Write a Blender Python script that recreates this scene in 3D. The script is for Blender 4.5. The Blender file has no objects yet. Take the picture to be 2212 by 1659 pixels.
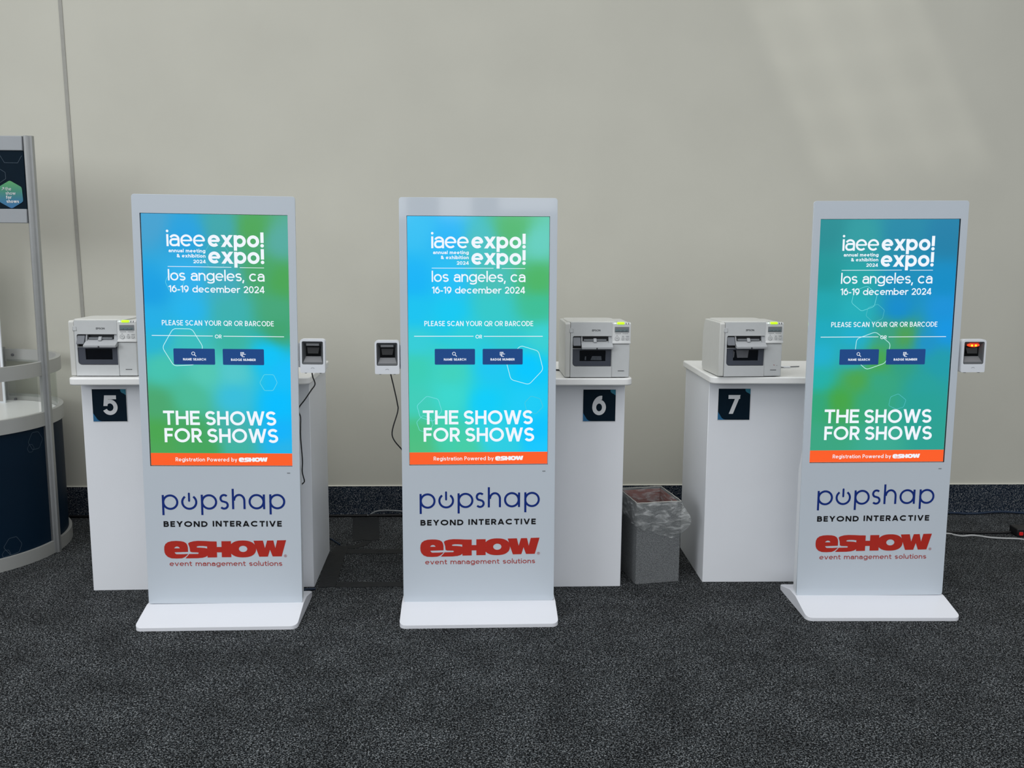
import bpy, bmesh, math, random
from mathutils import Vector, Matrix
from mathutils.geometry import tessellate_polygon
random.seed(7)
scene = bpy.context.scene
COL = scene.collection
R = math.radians
PI = math.pi

# ------------------------------------------------------------------ helpers
class MB:
    """collects geometry; build() links it as ONE mesh object"""
    def __init__(s):
        s.v = []; s.f = []; s.m = []
    def face(s, pts, mi=0):
        b = len(s.v); s.v += [tuple(p) for p in pts]; s.f.append(list(range(b, b+len(pts)))); s.m.append(mi)
    def raw(s, vs, fs, mi=0):
        b = len(s.v); s.v += [tuple(p) for p in vs]
        for f in fs: s.f.append([b+i for i in f]); s.m.append(mi)
    def box(s, x0, x1, y0, y1, z0, z1, mi=0):
        vs = [(x, y, z) for z in (z0, z1) for y in (y0, y1) for x in (x0, x1)]
        s.raw(vs, [(0,2,3,1),(4,5,7,6),(0,1,5,4),(2,6,7,3),(0,4,6,2),(1,3,7,5)], mi)
    def prism(s, loops, a, b, axis='y', mi=0, side=None):
        """loops: outer + holes in 2D; extruded from a to b along axis"""
        if not isinstance(loops[0][0], (tuple, list)): loops = [loops]
        def P(p, d):
            if axis == 'y': return (p[0], d, p[1])
            if axis == 'x': return (d, p[0], p[1])
            return (p[0], p[1], d)
        flat = [p for l in loops for p in l]; n = len(flat)
        if len(loops) == 1:
            caps = [tuple(range(n))]
        else:
            caps = tessellate_polygon([[Vector((p[0], p[1], 0)) for p in l] for l in loops])
        s.raw([P(p, a) for p in flat]+[P(p, b) for p in flat], list(caps)+[tuple(i+n for i in c) for c in caps], mi)
        base = len(s.v)-2*n; o = 0
        for li, l in enumerate(loops):
            k = len(l)
            for i in range(k):
                j = (i+1) % k
                s.f.append([base+o+i, base+o+j, base+o+j+n, base+o+i+n]); s.m.append(mi if (side is None or li == 0) else side)
            o += k
    def tube(s, pts, r, n=8, mi=0, cap=True):
        pts = [Vector(p) for p in pts]; rings = []
        up = Vector((0, 0, 1)); prev = None
        for i, p in enumerate(pts):
            t = (pts[min(i+1, len(pts)-1)]-pts[max(i-1, 0)]).normalized()
            if prev is None:
                a = t.cross(up if abs(t.dot(up)) < .9 else Vector((1, 0, 0))).normalized()
            else:
                a = (prev - t*prev.dot(t)).normalized()
            prev = a; b = t.cross(a)
            rings.append([p+(a*math.cos(2*PI*k/n)+b*math.sin(2*PI*k/n))*r for k in range(n)])
        vs = [q for g in rings for q in g]; fs = []
        for i in range(len(rings)-1):
            for k in range(n):
                fs.append((i*n+k, i*n+(k+1) % n, (i+1)*n+(k+1) % n, (i+1)*n+k))
        if cap: fs += [tuple(range(n)), tuple(range((len(rings)-1)*n, len(rings)*n))]
        s.raw(vs, fs, mi)
    def band(s, c, r, th, z0, z1, a0, a1, n=48, mi=0):
        """curved band (part of a ring) from angle a0 to a1 (degrees)"""
        full = abs(a1-a0) >= 359.9
        pr = []
        for i in range(n+1):
            a = R(a0+(a1-a0)*i/n); ca, sa = math.cos(a), math.sin(a)
            pr.append([(c[0]+r*ca, c[1]+r*sa, z0), (c[0]+r*ca, c[1]+r*sa, z1), (c[0]+(r-th)*ca, c[1]+(r-th)*sa, z1), (c[0]+(r-th)*ca, c[1]+(r-th)*sa, z0)])
        vs = [p for q in pr for p in q]; fs = []
        for i in range(n):
            for k in range(4):
                fs.append((i*4+k, i*4+(k+1) % 4, (i+1)*4+(k+1) % 4, (i+1)*4+k))
        if not full: fs += [(0, 1, 2, 3), tuple(n*4+k for k in range(4))]
        s.raw(vs, fs, mi)
    def build(s, name, mats, parent=None, bevel=0, seg=2, smooth=False, loc=None, weld=True, angle=35):
        me = bpy.data.meshes.new(name)
        me.from_pydata(s.v, [], s.f)
        for p, mi in zip(me.polygons, s.m): p.material_index = mi
        if not isinstance(mats, (list, tuple)): mats = [mats]
        for m in mats: me.materials.append(m)
        bm = bmesh.new(); bm.from_mesh(me)
        if weld: bmesh.ops.remove_doubles(bm, verts=bm.verts, dist=1e-5)
        bmesh.ops.recalc_face_normals(bm, faces=bm.faces)
        bm.to_mesh(me); bm.free()
        o = bpy.data.objects.new(name, me); COL.objects.link(o)
        if parent: o.parent = parent
        if loc: o.location = loc
        if bevel:
            b = o.modifiers.new('bevel', 'BEVEL'); b.width = bevel; b.segments = seg; b.limit_method = 'ANGLE'; b.angle_limit = R(angle)
        if smooth:
            for p in me.polygons: p.use_smooth = True
        if bevel or smooth:
            try: me.set_sharp_from_angle(angle=R(38))
            except Exception: pass
            for p in me.polygons: p.use_smooth = True
        return o

def flat(name, polys, y, mats, parent, mi=None):
    """planar marking: 2D polygons (x,z) laid at depth y, normals to -y"""
    me = bpy.data.meshes.new(name); vs = []; fs = []; lv = []
    bb = [(min(q[0] for q in p)+1e-5, max(q[0] for q in p)-1e-5, min(q[1] for q in p)+1e-5, max(q[1] for q in p)-1e-5) for p in polys]
    for i, p in enumerate(polys):   # overlapping strokes are stacked a hair apart
        b = len(vs); a = bb[i]
        used = {lv[j] for j in range(i) if bb[j][0] < a[1] and bb[j][1] > a[0] and bb[j][2] < a[3] and bb[j][3] > a[2]}
        k = 0
        while k in used: k += 1
        lv.append(k); vs += [(q[0], y-k*2.5e-5, q[1]) for q in p]; fs.append(list(range(b, b+len(p))))
    me.from_pydata(vs, [], fs)
    if not isinstance(mats, (list, tuple)): mats = [mats]
    for m in mats: me.materials.append(m)
    if mi:
        for p, i in zip(me.polygons, mi): p.material_index = i
    o = bpy.data.objects.new(name, me); COL.objects.link(o); o.parent = parent
    return o

def thing(name, label, cat, loc=(0, 0, 0), rz=0, group=None):
    o = bpy.data.objects.new(name, None); COL.objects.link(o)
    o.location = loc; o.rotation_euler = (0, 0, rz); o.empty_display_size = .1
    o['label'] = label; o['category'] = cat
    if group: o['group'] = group
    return o
def tag(o, label, cat, group=None):
    o['label'] = label; o['category'] = cat
    if group: o['group'] = group
    return o
def copy_tree(o, parent=None):
    c = o.copy(); COL.objects.link(c)
    if parent: c.parent = parent
    for ch in [x for x in bpy.data.objects if x.parent == o]: copy_tree(ch, c)
    return c
def rrect(x0, x1, z0, z1, r, n=5):
    if not isinstance(r, (list, tuple)): r = [r]*4
    out = []
    for (cx, cz, a, rr) in ((x1-r[0], z1-r[0], 0, r[0]), (x0+r[1], z1-r[1], 90, r[1]), (x0+r[2], z0+r[2], 180, r[2]), (x1-r[3], z0+r[3], 270, r[3])):
        if rr < 1e-6: out.append((cx, cz)); continue
        for i in range(n+1):
            t = R(a+90*i/n); out.append((cx+rr*math.cos(t), cz+rr*math.sin(t)))
    return out
def ell(cx, cy, rx, ry, n=40, p=2):
    out = []
    for i in range(n):
        a = 2*PI*i/n; c, s_ = math.cos(a), math.sin(a)
        out.append((cx+rx*math.copysign(abs(c)**(2/p), c), cy+ry*math.copysign(abs(s_)**(2/p), s_)))
    return out
def smoothpts(pts, n=8):
    pts = [Vector(p) for p in pts]; out = []
    for i in range(len(pts)-1):
        p0 = pts[max(i-1, 0)]; p1 = pts[i]; p2 = pts[i+1]; p3 = pts[min(i+2, len(pts)-1)]
        for k in range(n):
            t = k/n
            out.append(.5*((2*p1)+(p2-p0)*t+(2*p0-5*p1+4*p2-p3)*t*t+(3*p1-p0-3*p2+p3)*t**3))
    out.append(pts[-1]); return out

# ------------------------------------------------------------------ materials
def srgb(r, g=None, b=None):
    if g is None: r, g, b = r
    f = lambda c: (c/255/12.92) if c/255 <= .04045 else ((c/255+.055)/1.055)**2.4
    return (f(r), f(g), f(b), 1)
def sset(b, k, v):
    if k in b.inputs: b.inputs[k].default_value = v
def mat(name, col, rough=.5, spec=.5, metal=0, coat=0, emit=None, es=1, noise=0, nscale=40, bump=0, bscale=300, trans=0, alpha=1):
    m = bpy.data.materials.new(name); m.use_nodes = True
    nt = m.node_tree; b = nt.nodes['Principled BSDF']
    c = col if len(col) == 4 else srgb(col)
    sset(b, 'Base Color', c); sset(b, 'Roughness', rough); sset(b, 'Specular IOR Level', spec); sset(b, 'Metallic', metal)
    if coat: sset(b, 'Coat Weight', coat); sset(b, 'Coat Roughness', .05)
    if emit is not None:
        sset(b, 'Emission Color', emit if len(emit) == 4 else srgb(emit)); sset(b, 'Emission Strength', es)
    if trans: sset(b, 'Transmission Weight', trans)
    if alpha < 1: sset(b, 'Alpha', alpha)
    if noise or bump:
        tc = nt.nodes.new('ShaderNodeTexCoord')
    if noise:
        n = nt.nodes.new('ShaderNodeTexNoise'); n.inputs['Scale'].default_value = nscale; n.inputs['Detail'].default_value = 4
        mx = nt.nodes.new('ShaderNodeMix'); mx.data_type = 'RGBA'; mx.blend_type = 'MULTIPLY'; mx.inputs[0].default_value = 1
        rp = nt.nodes.new('ShaderNodeValToRGB')
        rp.color_ramp.elements[0].position = .3; rp.color_ramp.elements[1].position = .7
        rp.color_ramp.elements[0].color = (1-noise, 1-noise, 1-noise, 1); rp.color_ramp.elements[1].color = (1+noise*.5,)*3+(1,)
        nt.links.new(tc.outputs['Object'], n.inputs['Vector']); nt.links.new(n.outputs['Fac'], rp.inputs['Fac'])
        mx.inputs[6].default_value = c; nt.links.new(rp.outputs['Color'], mx.inputs[7]); nt.links.new(mx.outputs[2], b.inputs['Base Color'])
    if bump:
        n2 = nt.nodes.new('ShaderNodeTexNoise'); n2.inputs['Scale'].default_value = bscale; n2.inputs['Detail'].default_value = 3
        bp = nt.nodes.new('ShaderNodeBump'); bp.inputs['Strength'].default_value = bump; bp.inputs['Distance'].default_value = .002
        nt.links.new(tc.outputs['Object'], n2.inputs['Vector']); nt.links.new(n2.outputs['Fac'], bp.inputs['Height']); nt.links.new(bp.outputs['Normal'], b.inputs['Normal'])
    return m

def carpet_mat(name, stops, scale, bump=.6, fleck=None, big=.12):
    m = bpy.data.materials.new(name); m.use_nodes = True; nt = m.node_tree; b = nt.nodes['Principled BSDF']
    sset(b, 'Roughness', .95); sset(b, 'Specular IOR Level', .1)
    tc = nt.nodes.new('ShaderNodeTexCoord')
    n = nt.nodes.new('ShaderNodeTexNoise'); n.inputs['Scale'].default_value = scale; n.inputs['Detail'].default_value = 1.5; n.inputs['Distortion'].default_value = .8
    nt.links.new(tc.outputs['Object'], n.inputs['Vector'])
    rp = nt.nodes.new('ShaderNodeValToRGB'); e = rp.color_ramp.elements
    while len(e) < len(stops): e.new(.5)
    for i, (p, c) in enumerate(stops): e[i].position = p; e[i].color = srgb(c)
    nt.links.new(n.outputs['Fac'], rp.inputs['Fac']); out = rp.outputs['Color']
    if fleck:
        v = nt.nodes.new('ShaderNodeTexNoise'); v.inputs['Scale'].default_value = fleck[0]; v.inputs['Detail'].default_value = 0
        nt.links.new(tc.outputs['Object'], v.inputs['Vector'])
        r2 = nt.nodes.new('ShaderNodeValToRGB'); r2.color_ramp.elements[0].position = fleck[1]; r2.color_ramp.elements[1].position = fleck[1]+.04
        nt.links.new(v.outputs['Fac'], r2.inputs['Fac'])
        mx = nt.nodes.new('ShaderNodeMix'); mx.data_type = 'RGBA'; nt.links.new(r2.outputs['Color'], mx.inputs[0])
        nt.links.new(out, mx.inputs[6]); mx.inputs[7].default_value = srgb(fleck[2]); out = mx.outputs[2]
    g = nt.nodes.new('ShaderNodeTexNoise'); g.inputs['Scale'].default_value = 5; g.inputs['Detail'].default_value = 3
    nt.links.new(tc.outputs['Object'], g.inputs['Vector'])
    r3 = nt.nodes.new('ShaderNodeValToRGB'); r3.color_ramp.elements[0].color = (1-big,)*3+(1,); r3.color_ramp.elements[1].color = (1+big,)*3+(1,)
    r3.color_ramp.elements[0].position = .35; r3.color_ramp.elements[1].position = .65
    nt.links.new(g.outputs['Fac'], r3.inputs['Fac'])
    mm = nt.nodes.new('ShaderNodeMix'); mm.data_type = 'RGBA'; mm.blend_type = 'MULTIPLY'; mm.inputs[0].default_value = 1
    nt.links.new(out, mm.inputs[6]); nt.links.new(r3.outputs['Color'], mm.inputs[7]); nt.links.new(mm.outputs[2], b.inputs['Base Color'])
    bp = nt.nodes.new('ShaderNodeBump'); bp.inputs['Strength'].default_value = bump; bp.inputs['Distance'].default_value = .004
    nt.links.new(n.outputs['Fac'], bp.inputs['Height']); nt.links.new(bp.outputs['Normal'], b.inputs['Normal'])
    return m

M = {}
M['wall'] = mat('wall_paint', (193, 192, 181), .75, .25, noise=.035, nscale=2.2, bump=.05, bscale=120)
M['carpet'] = carpet_mat('carpet_floor', [(.36, (4, 5, 6)), (.485, (20, 22, 24)), (.575, (66, 70, 73)), (.70, (128, 131, 133))], 180, fleck=(330, .73, (150, 149, 146)), big=.2)
M['cove'] = carpet_mat('carpet_cove', [(.36, (10, 22, 35)), (.52, (22, 35, 50)), (.60, (80, 85, 90)), (.74, (116, 117, 118))], 165, .5, fleck=(230, .71, (186, 186, 186)))
M['joint'] = mat('joint_strip', (150, 149, 142), .5, noise=.05)
M['alu'] = mat('brushed_aluminium', (172, 174, 174), .38, .5, metal=.75, noise=.04, nscale=25)
M['alu_band'] = mat('satin_grey_band', (176, 177, 174), .45, .4, metal=.35, noise=.03, nscale=8)
M['alu_line'] = mat('bright_profile_edge', (226, 227, 228), .25, .5, metal=.8)
M['alu_dark'] = mat('header_grey', (150, 154, 158), .5, .3, metal=.3, noise=.04, nscale=8)
M['groove'] = mat('profile_groove', (92, 93, 96), .6)
M['navy'] = mat('navy_panel', (5, 28, 46), .5, .12, noise=.1, nscale=3)
M['sign_navy'] = mat('sign_navy', (7, 26, 39), .6, .08, noise=.08, nscale=20)
M['teal'] = mat('sign_teal', (32, 108, 130), .5, .4, noise=.05)
M['tealb'] = mat('sign_blue', (26, 96, 140), .5, .4, noise=.05)
M['sign_white'] = mat('sign_numeral', (208, 211, 214), .5, .4, noise=.03)
M['paper_edge'] = mat('sign_border', (214, 216, 218), .6, .3, noise=.02)
M['line_faint'] = mat('faint_outline', (62, 78, 92), .6, .3, noise=.1)
M['white_lam'] = mat('white_laminate', (226, 229, 234), .42, .45, noise=.025, nscale=3)
M['white_slab'] = mat('white_counter_top', (236, 237, 236), .3, .5, noise=.02, nscale=4)
M['glass_white'] = mat('white_backed_glass', (198, 207, 216), .05, .5, noise=.02, nscale=2)
M['housing'] = mat('kiosk_housing', (216, 220, 224), .35, .5, noise=.02, nscale=3)
M['base_white'] = mat('glossy_white_base', (220, 222, 228), .22, .55, noise=.015, nscale=4)
M['black'] = mat('black_recess', (8, 9, 12), .4, .4, noise=.1)
M['grey_mark'] = mat('grey_sensor_mark', (128, 134, 140), .5, noise=.05)
M['logo_blue'] = mat('logo_blue', (6, 42, 122), .5, .3, noise=.04)
M['logo_black'] = mat('logo_black', (10, 11, 16), .5, .3, noise=.04)
M['logo_red'] = mat('logo_red', (178, 42, 31), .5, .3, noise=.04)
M['logo_red2'] = mat('logo_dark_red', (168, 66, 62), .5, .3, noise=.04)
def emis(name, c, s=1.0):
    return mat(name, (2, 2, 3), .12, .35, emit=c, es=s)
M['scr_white'] = emis('screen_white', (240, 246, 254))
M['scr_line'] = emis('screen_line', (205, 245, 250))
M['scr_btn'] = emis('screen_button_blue', (34, 72, 132))
M['scr_org'] = emis('screen_orange', (252, 96, 44))
M['scr_hexa'] = emis('screen_outline_bright', (196, 242, 246))
M['scr_hexb'] = emis('screen_outline_mid', (120, 222, 228))
M['scr_hexc'] = emis('screen_outline_soft', (92, 196, 205))
M['prn'] = mat('printer_shell', (196, 199, 200), .5, .4, noise=.02, nscale=30, bump=.05, bscale=900)
M['prn2'] = mat('printer_shell_lip', (206, 208, 208), .45, .4, noise=.02)
M['prn_side'] = mat('printer_side_cover', (201, 202, 198), .5, .4, noise=.02)  # same plastic as the shell, warm bounce light off the wall put into its colour
M['prn_tray'] = mat('printer_tray_grey', (168, 171, 174), .5, .4, noise=.03)
M['prn_dark'] = mat('printer_dark_panel', (66, 71, 82), .35, .5, noise=.04)
M['prn_lever'] = mat('printer_lever', (108, 112, 118), .45, .4, noise=.03)
M['prn_slot'] = mat('printer_slot', (34, 36, 40), .6, noise=.05)
M['prn_win'] = mat('printer_window', (5, 10, 18), .12, .5, noise=.1)
M['prn_lcd'] = mat('printer_lcd', (112, 128, 132), .25, .5, noise=.1)
M['prn_bez'] = mat('printer_lcd_bezel', (118, 122, 126), .4)
M['prn_txt'] = mat('printer_lettering', (58, 62, 66), .5)
M['prn_ring'] = mat('printer_button_ring', (150, 152, 154), .5)
M['green'] = mat('green_light', (120, 200, 10), .4, emit=(186, 255, 20), es=1.15)
M['led_white'] = mat('white_light', (230, 255, 240), .4, emit=(225, 250, 240), es=.8)
M['scan_white'] = mat('scanner_shell', (222, 226, 232), .3, .5, noise=.015)
M['scan_dark'] = mat('scanner_bezel', (82, 85, 88), .45, .4, noise=.03)
M['scan_mid'] = mat('scanner_bezel_light', (112, 114, 117), .45, .4)
M['scan_win'] = mat('scanner_window', (9, 11, 14), .12, .5, noise=.1)
M['scan_refl'] = mat('scanner_reflector', (20, 22, 25), .3, .4)
M['scan_mark'] = mat('scanner_mark', (126, 132, 138), .5)
M['red_led'] = mat('red_light', (200, 30, 10), .4, emit=(255, 74, 30), es=1.1)
M['red_glow'] = mat('red_lens', (120, 20, 16), .4, emit=(150, 28, 20), es=.8)
M['yel_led'] = mat('yellow_light', (220, 255, 40), .4, emit=(214, 255, 40), es=1.2)
M['cable_black'] = mat('black_cable', (14, 15, 18), .5, .4, noise=.1)
M['cable_white'] = mat('white_cable', (176, 178, 178), .5, .4, noise=.05)
M['cable_grey'] = mat('grey_cable', (120, 124, 126), .5, .4, noise=.05)
M['cable_blue'] = mat('blue_cable', (10, 34, 58), .5, .4, noise=.1)
M['tape'] = mat('black_cloth_tape', (30, 32, 34), .7, .3, noise=.15, nscale=18, bump=.6, bscale=70)
M['bin'] = carpet_mat('bin_speckle', [(.34, (80, 82, 84)), (.5, (104, 107, 109)), (.66, (130, 133, 134))], 300, .3, big=.04)
M['bin_in'] = mat('bin_inside_red', (150, 84, 74), .7, .3, noise=.06, nscale=12)
M['strip_black'] = mat('power_strip_black', (20, 20, 23), .45, .4, noise=.08)
M['red_plastic'] = mat('red_switch', (190, 24, 26), .35, .5, emit=(150, 10, 12), es=.35)
M['board_white'] = mat('board_white_edge', (228, 232, 238), .5, .4, noise=.02)
M['board_grey'] = mat('board_print_grey', (128, 128, 128), .5, noise=.08, nscale=6)
M['board_pale'] = mat('board_print_pale', (172, 164, 160), .5, noise=.08, nscale=6)
# clear acrylic: mostly see-through with a faint reflection
def clear_mat(name, tint, mixfac, rough=.03, bumpy=None):
    m = bpy.data.materials.new(name); m.use_nodes = True; nt = m.node_tree; out = nt.nodes['Material Output']
    nt.nodes.remove(nt.nodes['Principled BSDF'])
    tr = nt.nodes.new('ShaderNodeBsdfTransparent'); tr.inputs[0].default_value = tint
    gl = nt.nodes.new('ShaderNodeBsdfGlossy'); gl.inputs['Roughness'].default_value = rough
    mx = nt.nodes.new('ShaderNodeMixShader'); mx.inputs[0].default_value = mixfac
    nt.links.new(tr.outputs[0], mx.inputs[1]); nt.links.new(gl.outputs[0], mx.inputs[2]); nt.links.new(mx.outputs[0], out.inputs[0])
    return m, nt, mx, gl
M['acrylic'] = clear_mat('clear_acrylic', (.93, .94, .93, 1), .04)[0]
def liner_mat():
    m = bpy.data.materials.new('clear_bin_liner'); m.use_nodes = True; nt = m.node_tree; out = nt.nodes['Material Output']
    b = nt.nodes['Principled BSDF']; sset(b, 'Base Color', srgb(205, 208, 208)); sset(b, 'Roughness', .25); sset(b, 'Specular IOR Level', .6)
    tr = nt.nodes.new('ShaderNodeBsdfTransparent'); tr.inputs[0].default_value = (.86, .87, .87, 1)
    tc = nt.nodes.new('ShaderNodeTexCoord')
    mp = nt.nodes.new('ShaderNodeMapping'); mp.inputs['Rotation'].default_value = (0, R(35), 0); mp.inputs['Scale'].default_value = (1, 1, 3.2)
    n = nt.nodes.new('ShaderNodeTexNoise'); n.inputs['Scale'].default_value = 11; n.inputs['Detail'].default_value = 5; n.inputs['Distortion'].default_value = 1.4
    rp = nt.nodes.new('ShaderNodeValToRGB'); rp.color_ramp.elements[0].position = .46; rp.color_ramp.elements[1].position = .74
    rp.color_ramp.elements[0].color = (.14, .14, .14, 1); rp.color_ramp.elements[1].color = (.62, .62, .62, 1)
    bp = nt.nodes.new('ShaderNodeBump'); bp.inputs['Strength'].default_value = .8; bp.inputs['Distance'].default_value = .01
    mx = nt.nodes.new('ShaderNodeMixShader')
    nt.links.new(tc.outputs['Object'], mp.inputs[0]); nt.links.new(mp.outputs[0], n.inputs['Vector']); nt.links.new(n.outputs['Fac'], rp.inputs['Fac'])
    nt.links.new(n.outputs['Fac'], bp.inputs['Height']); nt.links.new(bp.outputs['Normal'], b.inputs['Normal'])
    nt.links.new(rp.outputs['Color'], mx.inputs[0]); nt.links.new(tr.outputs[0], mx.inputs[1]); nt.links.new(b.outputs[0], mx.inputs[2]); nt.links.new(mx.outputs[0], out.inputs[0])
    return m
M['liner'] = liner_mat()
M['liner_hem'] = mat('liner_folded_edge', (196, 196, 190), .3, .5, alpha=.7, noise=.1)
def vcol_mat(name, emission=True):
    m = bpy.data.materials.new(name); m.use_nodes = True; nt = m.node_tree; b = nt.nodes['Principled BSDF']
    a = nt.nodes.new('ShaderNodeVertexColor'); a.layer_name = 'Col'
    if emission:
        sset(b, 'Base Color', (.002, .002, .003, 1)); sset(b, 'Roughness', .08); sset(b, 'Specular IOR Level', .5)
        nt.links.new(a.outputs['Color'], b.inputs['Emission Color']); sset(b, 'Emission Strength', 1)
    else:
        sset(b, 'Roughness', .45); nt.links.new(a.outputs['Color'], b.inputs['Base Color'])
    return m
M['screen'] = vcol_mat('screen_gradient'); M['hexgrad'] = vcol_mat('sign_gradient', False)

# ------------------------------------------------------------------ stroke lettering
def arc(cx, cy, rx, ry, a0, a1):
    n = max(3, int(abs(a1-a0)/9)); return [(cx+rx*math.cos(R(a0+(a1-a0)*i/n)), cy+ry*math.sin(R(a0+(a1-a0)*i/n))) for i in range(n+1)]
def glyph(c, t, k, X=.72, A=1.02, D=.26):
    """one letter drawn with a pen of width t, cap height 1 -> width, strokes [(pts, clip)], dots"""
    h = t/2; S = []; dots = []; wo = X*1.02*k
    L = lambda *p: S.append((list(p), None))
    def bowl(x0, x1, y0, y1, a0=0, a1=360): S.append((arc((x0+x1)/2, (y0+y1)/2, max((x1-x0)/2-h, .01), max((y1-y0)/2-h, .01), a0, a1), None))
    def dia(y0, y1, *p): S.append((list(p), (y0, y1)))
    w = wo
    if c == 'o': bowl(0, w, 0, X)
    elif c == 'c': bowl(0, w, 0, X, 45, 315); w *= .93
    elif c == 'e': S.append(([(h, X*.5), (w-h*.6, X*.5)], None, min(1, .62+.02/t))); bowl(0, w, 0, X, -2, 314)
    elif c == 'a':
        w = .86*wo; ra = .3*X; rx = w/2-h
        S.append((arc(w/2, X-h-ra, rx, ra, 158, 0)+[(w-h, 0)], None)); yb = .59*X; ry = (yb-h-.0)/2-.0
        S.append(([(w-h, yb)]+arc(h+ry*.95, (yb+h)/2, ry*.95, (yb-h)/2, 90, 270)+arc(w*.5, .3*X+h*.4, w*.5-h, .3*X-h*.6, 285, 350), None))
    elif c in 'bdpqg':
        st = h if c in 'bp' else w-h
        bowl(0, w, 0, X)
        if c in 'bd': L((st, 0), (st, A))
        elif c in 'pq': L((st, -D), (st, X))
        else:
            ry = D*.62; S.append(([(st, X)]+arc(w/2, -D+h+ry, w/2-h, ry, 0, -152), None))
    elif c in 'hnm':
        a = A if c == 'h' else X; w1 = (.86 if c != 'm' else .8)*wo; ry = min(w1/2-h, .45*X)
        L((h, 0), (h, a)); S.append((arc(w1/2, X-h-ry, w1/2-h, ry, 180, 0)+[(w1-h, 0)], None)); w = w1
        if c == 'm': S.append((arc(w1-t+w1/2, X-h-ry, w1/2-h, ry, 180, 0)+[(2*w1-t-h, 0)], None)); w = 2*w1-t
    elif c == 'u':
        w = .86*wo; ry = min(w/2-h, .45*X); L((w-h, 0), (w-h, X)); S.append(([(h, X)]+arc(w/2, h+ry, w/2-h, ry, 180, 360), None))
    elif c == 'r':
        L((h, 0), (h, X)); rx = .46*wo; S.append((arc(h+rx*.9, X-h-.4*X, rx*.9, .4*X, 180, 78), None)); w = .56*wo
    elif c == 'i': L((h, 0), (h, X)); dots.append((h, X+.155+t*.3, t*.62)); w = t
    elif c == 'l': L((h, 0), (h, A)); w = t
    elif c == 't': w = .6*wo; x = .42*w; S.append(([(x, X+.22), (x, .2+h)]+arc(x+.16, .16+h, .16, .16, 180, 270)+[(w+.02, h)], None)); L((0, X-h), (w, X-h))
    elif c == 'f': w = .6*wo; x = .4*w; S.append(([(x, 0), (x, A-h-.18)]+arc(x+.18, A-h-.18, .18, .18, 180, 90)+[(w, A-h)], None)); L((0, X-h), (w, X-h))
    elif c == 's': w = .76*wo; r = (X-t)/4; S.append((arc(w/2, X-h-r, w/2-h, r, 28, 270)+arc(w/2, h+r, w/2-h, r, 90, -152)[1:], None))
    elif c == 'v': w = .94*wo; dia(0, X, (h*.9, X), (w/2, 0)); dia(0, X, (w-h*.9, X), (w/2, 0))
    elif c == 'x': w = .94*wo; dia(0, X, (h, X), (w-h, 0)); dia(0, X, (h, 0), (w-h, X))
    elif c == 'w':
        w = 1.42*wo
        for a, b in (((h, X), (w*.28, 0)), ((w*.5, X), (w*.28, 0)), ((w*.5, X), (w*.72, 0)), ((w-h, X), (w*.72, 0))): dia(0, X, a, b)
    elif c == 'y': w = .94*wo; dia(0, X, (h, X), (w/2, 0)); dia(-D, X, (w-h, X), (w*.5-(w*.5-h)*D/X, -D))
    elif c == ',': L((t*.75, t*.9), (t*.15, -.17)); w = t
    elif c == '.': dots.append((h, h, h)); w = t
    elif c == '-': w = .36*k; L((0, .36), (w, .36))
    elif c == '!': L((h*1.1, .98), (h*1.1, .30)); dots.append((h*1.1, t*.56, t*.56)); w = t*1.1
    elif c == '&':
        w = .78*k; P = [(w-.02, 0), (w*.2, .7), (w*.2, .86), (w*.42, 1-h), (w*.62, .84), (w*.5, .62), (w*.14, .38), (h, .2), (w*.36, h), (w*.68, .2), (w*.9, .52)]
        S.append(([tuple(q) for q in smoothpts([(a, b, 0) for a, b in P], 4)], None)); S[-1] = ([(q[0], q[1]) for q in S[-1][0]], None)
    elif c == 'A': w = .84*k; dia(0, 1, (h*1.05, 0), (w/2, 1)); dia(0, 1, (w-h*1.05, 0), (w/2, 1)); L((w*.22, .27), (w*.78, .27))
    elif c == 'B':
        w = .67*k; L((h, 0), (h, 1)); S.append(([(h, 1-h)]+arc(w*.93-.23-h, (1.53-h)/2, .23, (.47-h)/2, 90, -90)+[(h, .53)], None))
        S.append(([(h, .53)]+arc(w-.25-h, (.53+h)/2, .25, (.53-h)/2, 90, -90)+[(h, h)], None))
    elif c == 'C': w = .92*k; bowl(0, .99*k, 0, 1, 43, 317)
    elif c == 'D': w = .79*k; rx = min(w-t, .5); L((h, 0), (h, 1)); S.append(([(h, 1-h)]+arc(w-h-rx*.9, .5, rx*.9, .5-h, 90, -90)+[(h, h)], None))
    elif c in 'EF':
        w = (.58 if c == 'E' else .55)*k; L((h, 0), (h, 1)); L((h, 1-h), (w, 1-h)); L((h, .51), (w*.93, .51))
        if c == 'E': L((h, h), (w, h))
    elif c == 'G': w = .94*k; bowl(0, w, 0, 1, 42, 345); L((w*.52, .45), (w-h, .45), (w-h, .3))
    elif c == 'H': w = .76*k; L((h, 0), (h, 1)); L((w-h, 0), (w-h, 1)); L((h, .51), (w-h, .51))
    elif c == 'I': w = t; L((h, 0), (h, 1))
    elif c == 'L': w = .54*k; L((h, 1), (h, 0)); L((h, h), (w, h))
    elif c == 'M':
        w = .92*k; L((h, 0), (h, 1)); L((w-h, 0), (w-h, 1)); dia(.1, 1, (h, 1), (w/2, .16)); dia(.1, 1, (w-h, 1), (w/2, .16))
    elif c == 'N': w = .77*k; L((h, 0), (h, 1)); L((w-h, 0), (w-h, 1)); dia(0, 1, (h, 1), (w-h, 0))
    elif c in 'OQ':
        w = 1.0*k; bowl(0, w, 0, 1)
        if c == 'Q': L((w*.6, .24), (w*.93, -.03))
    elif c in 'PR':
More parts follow.
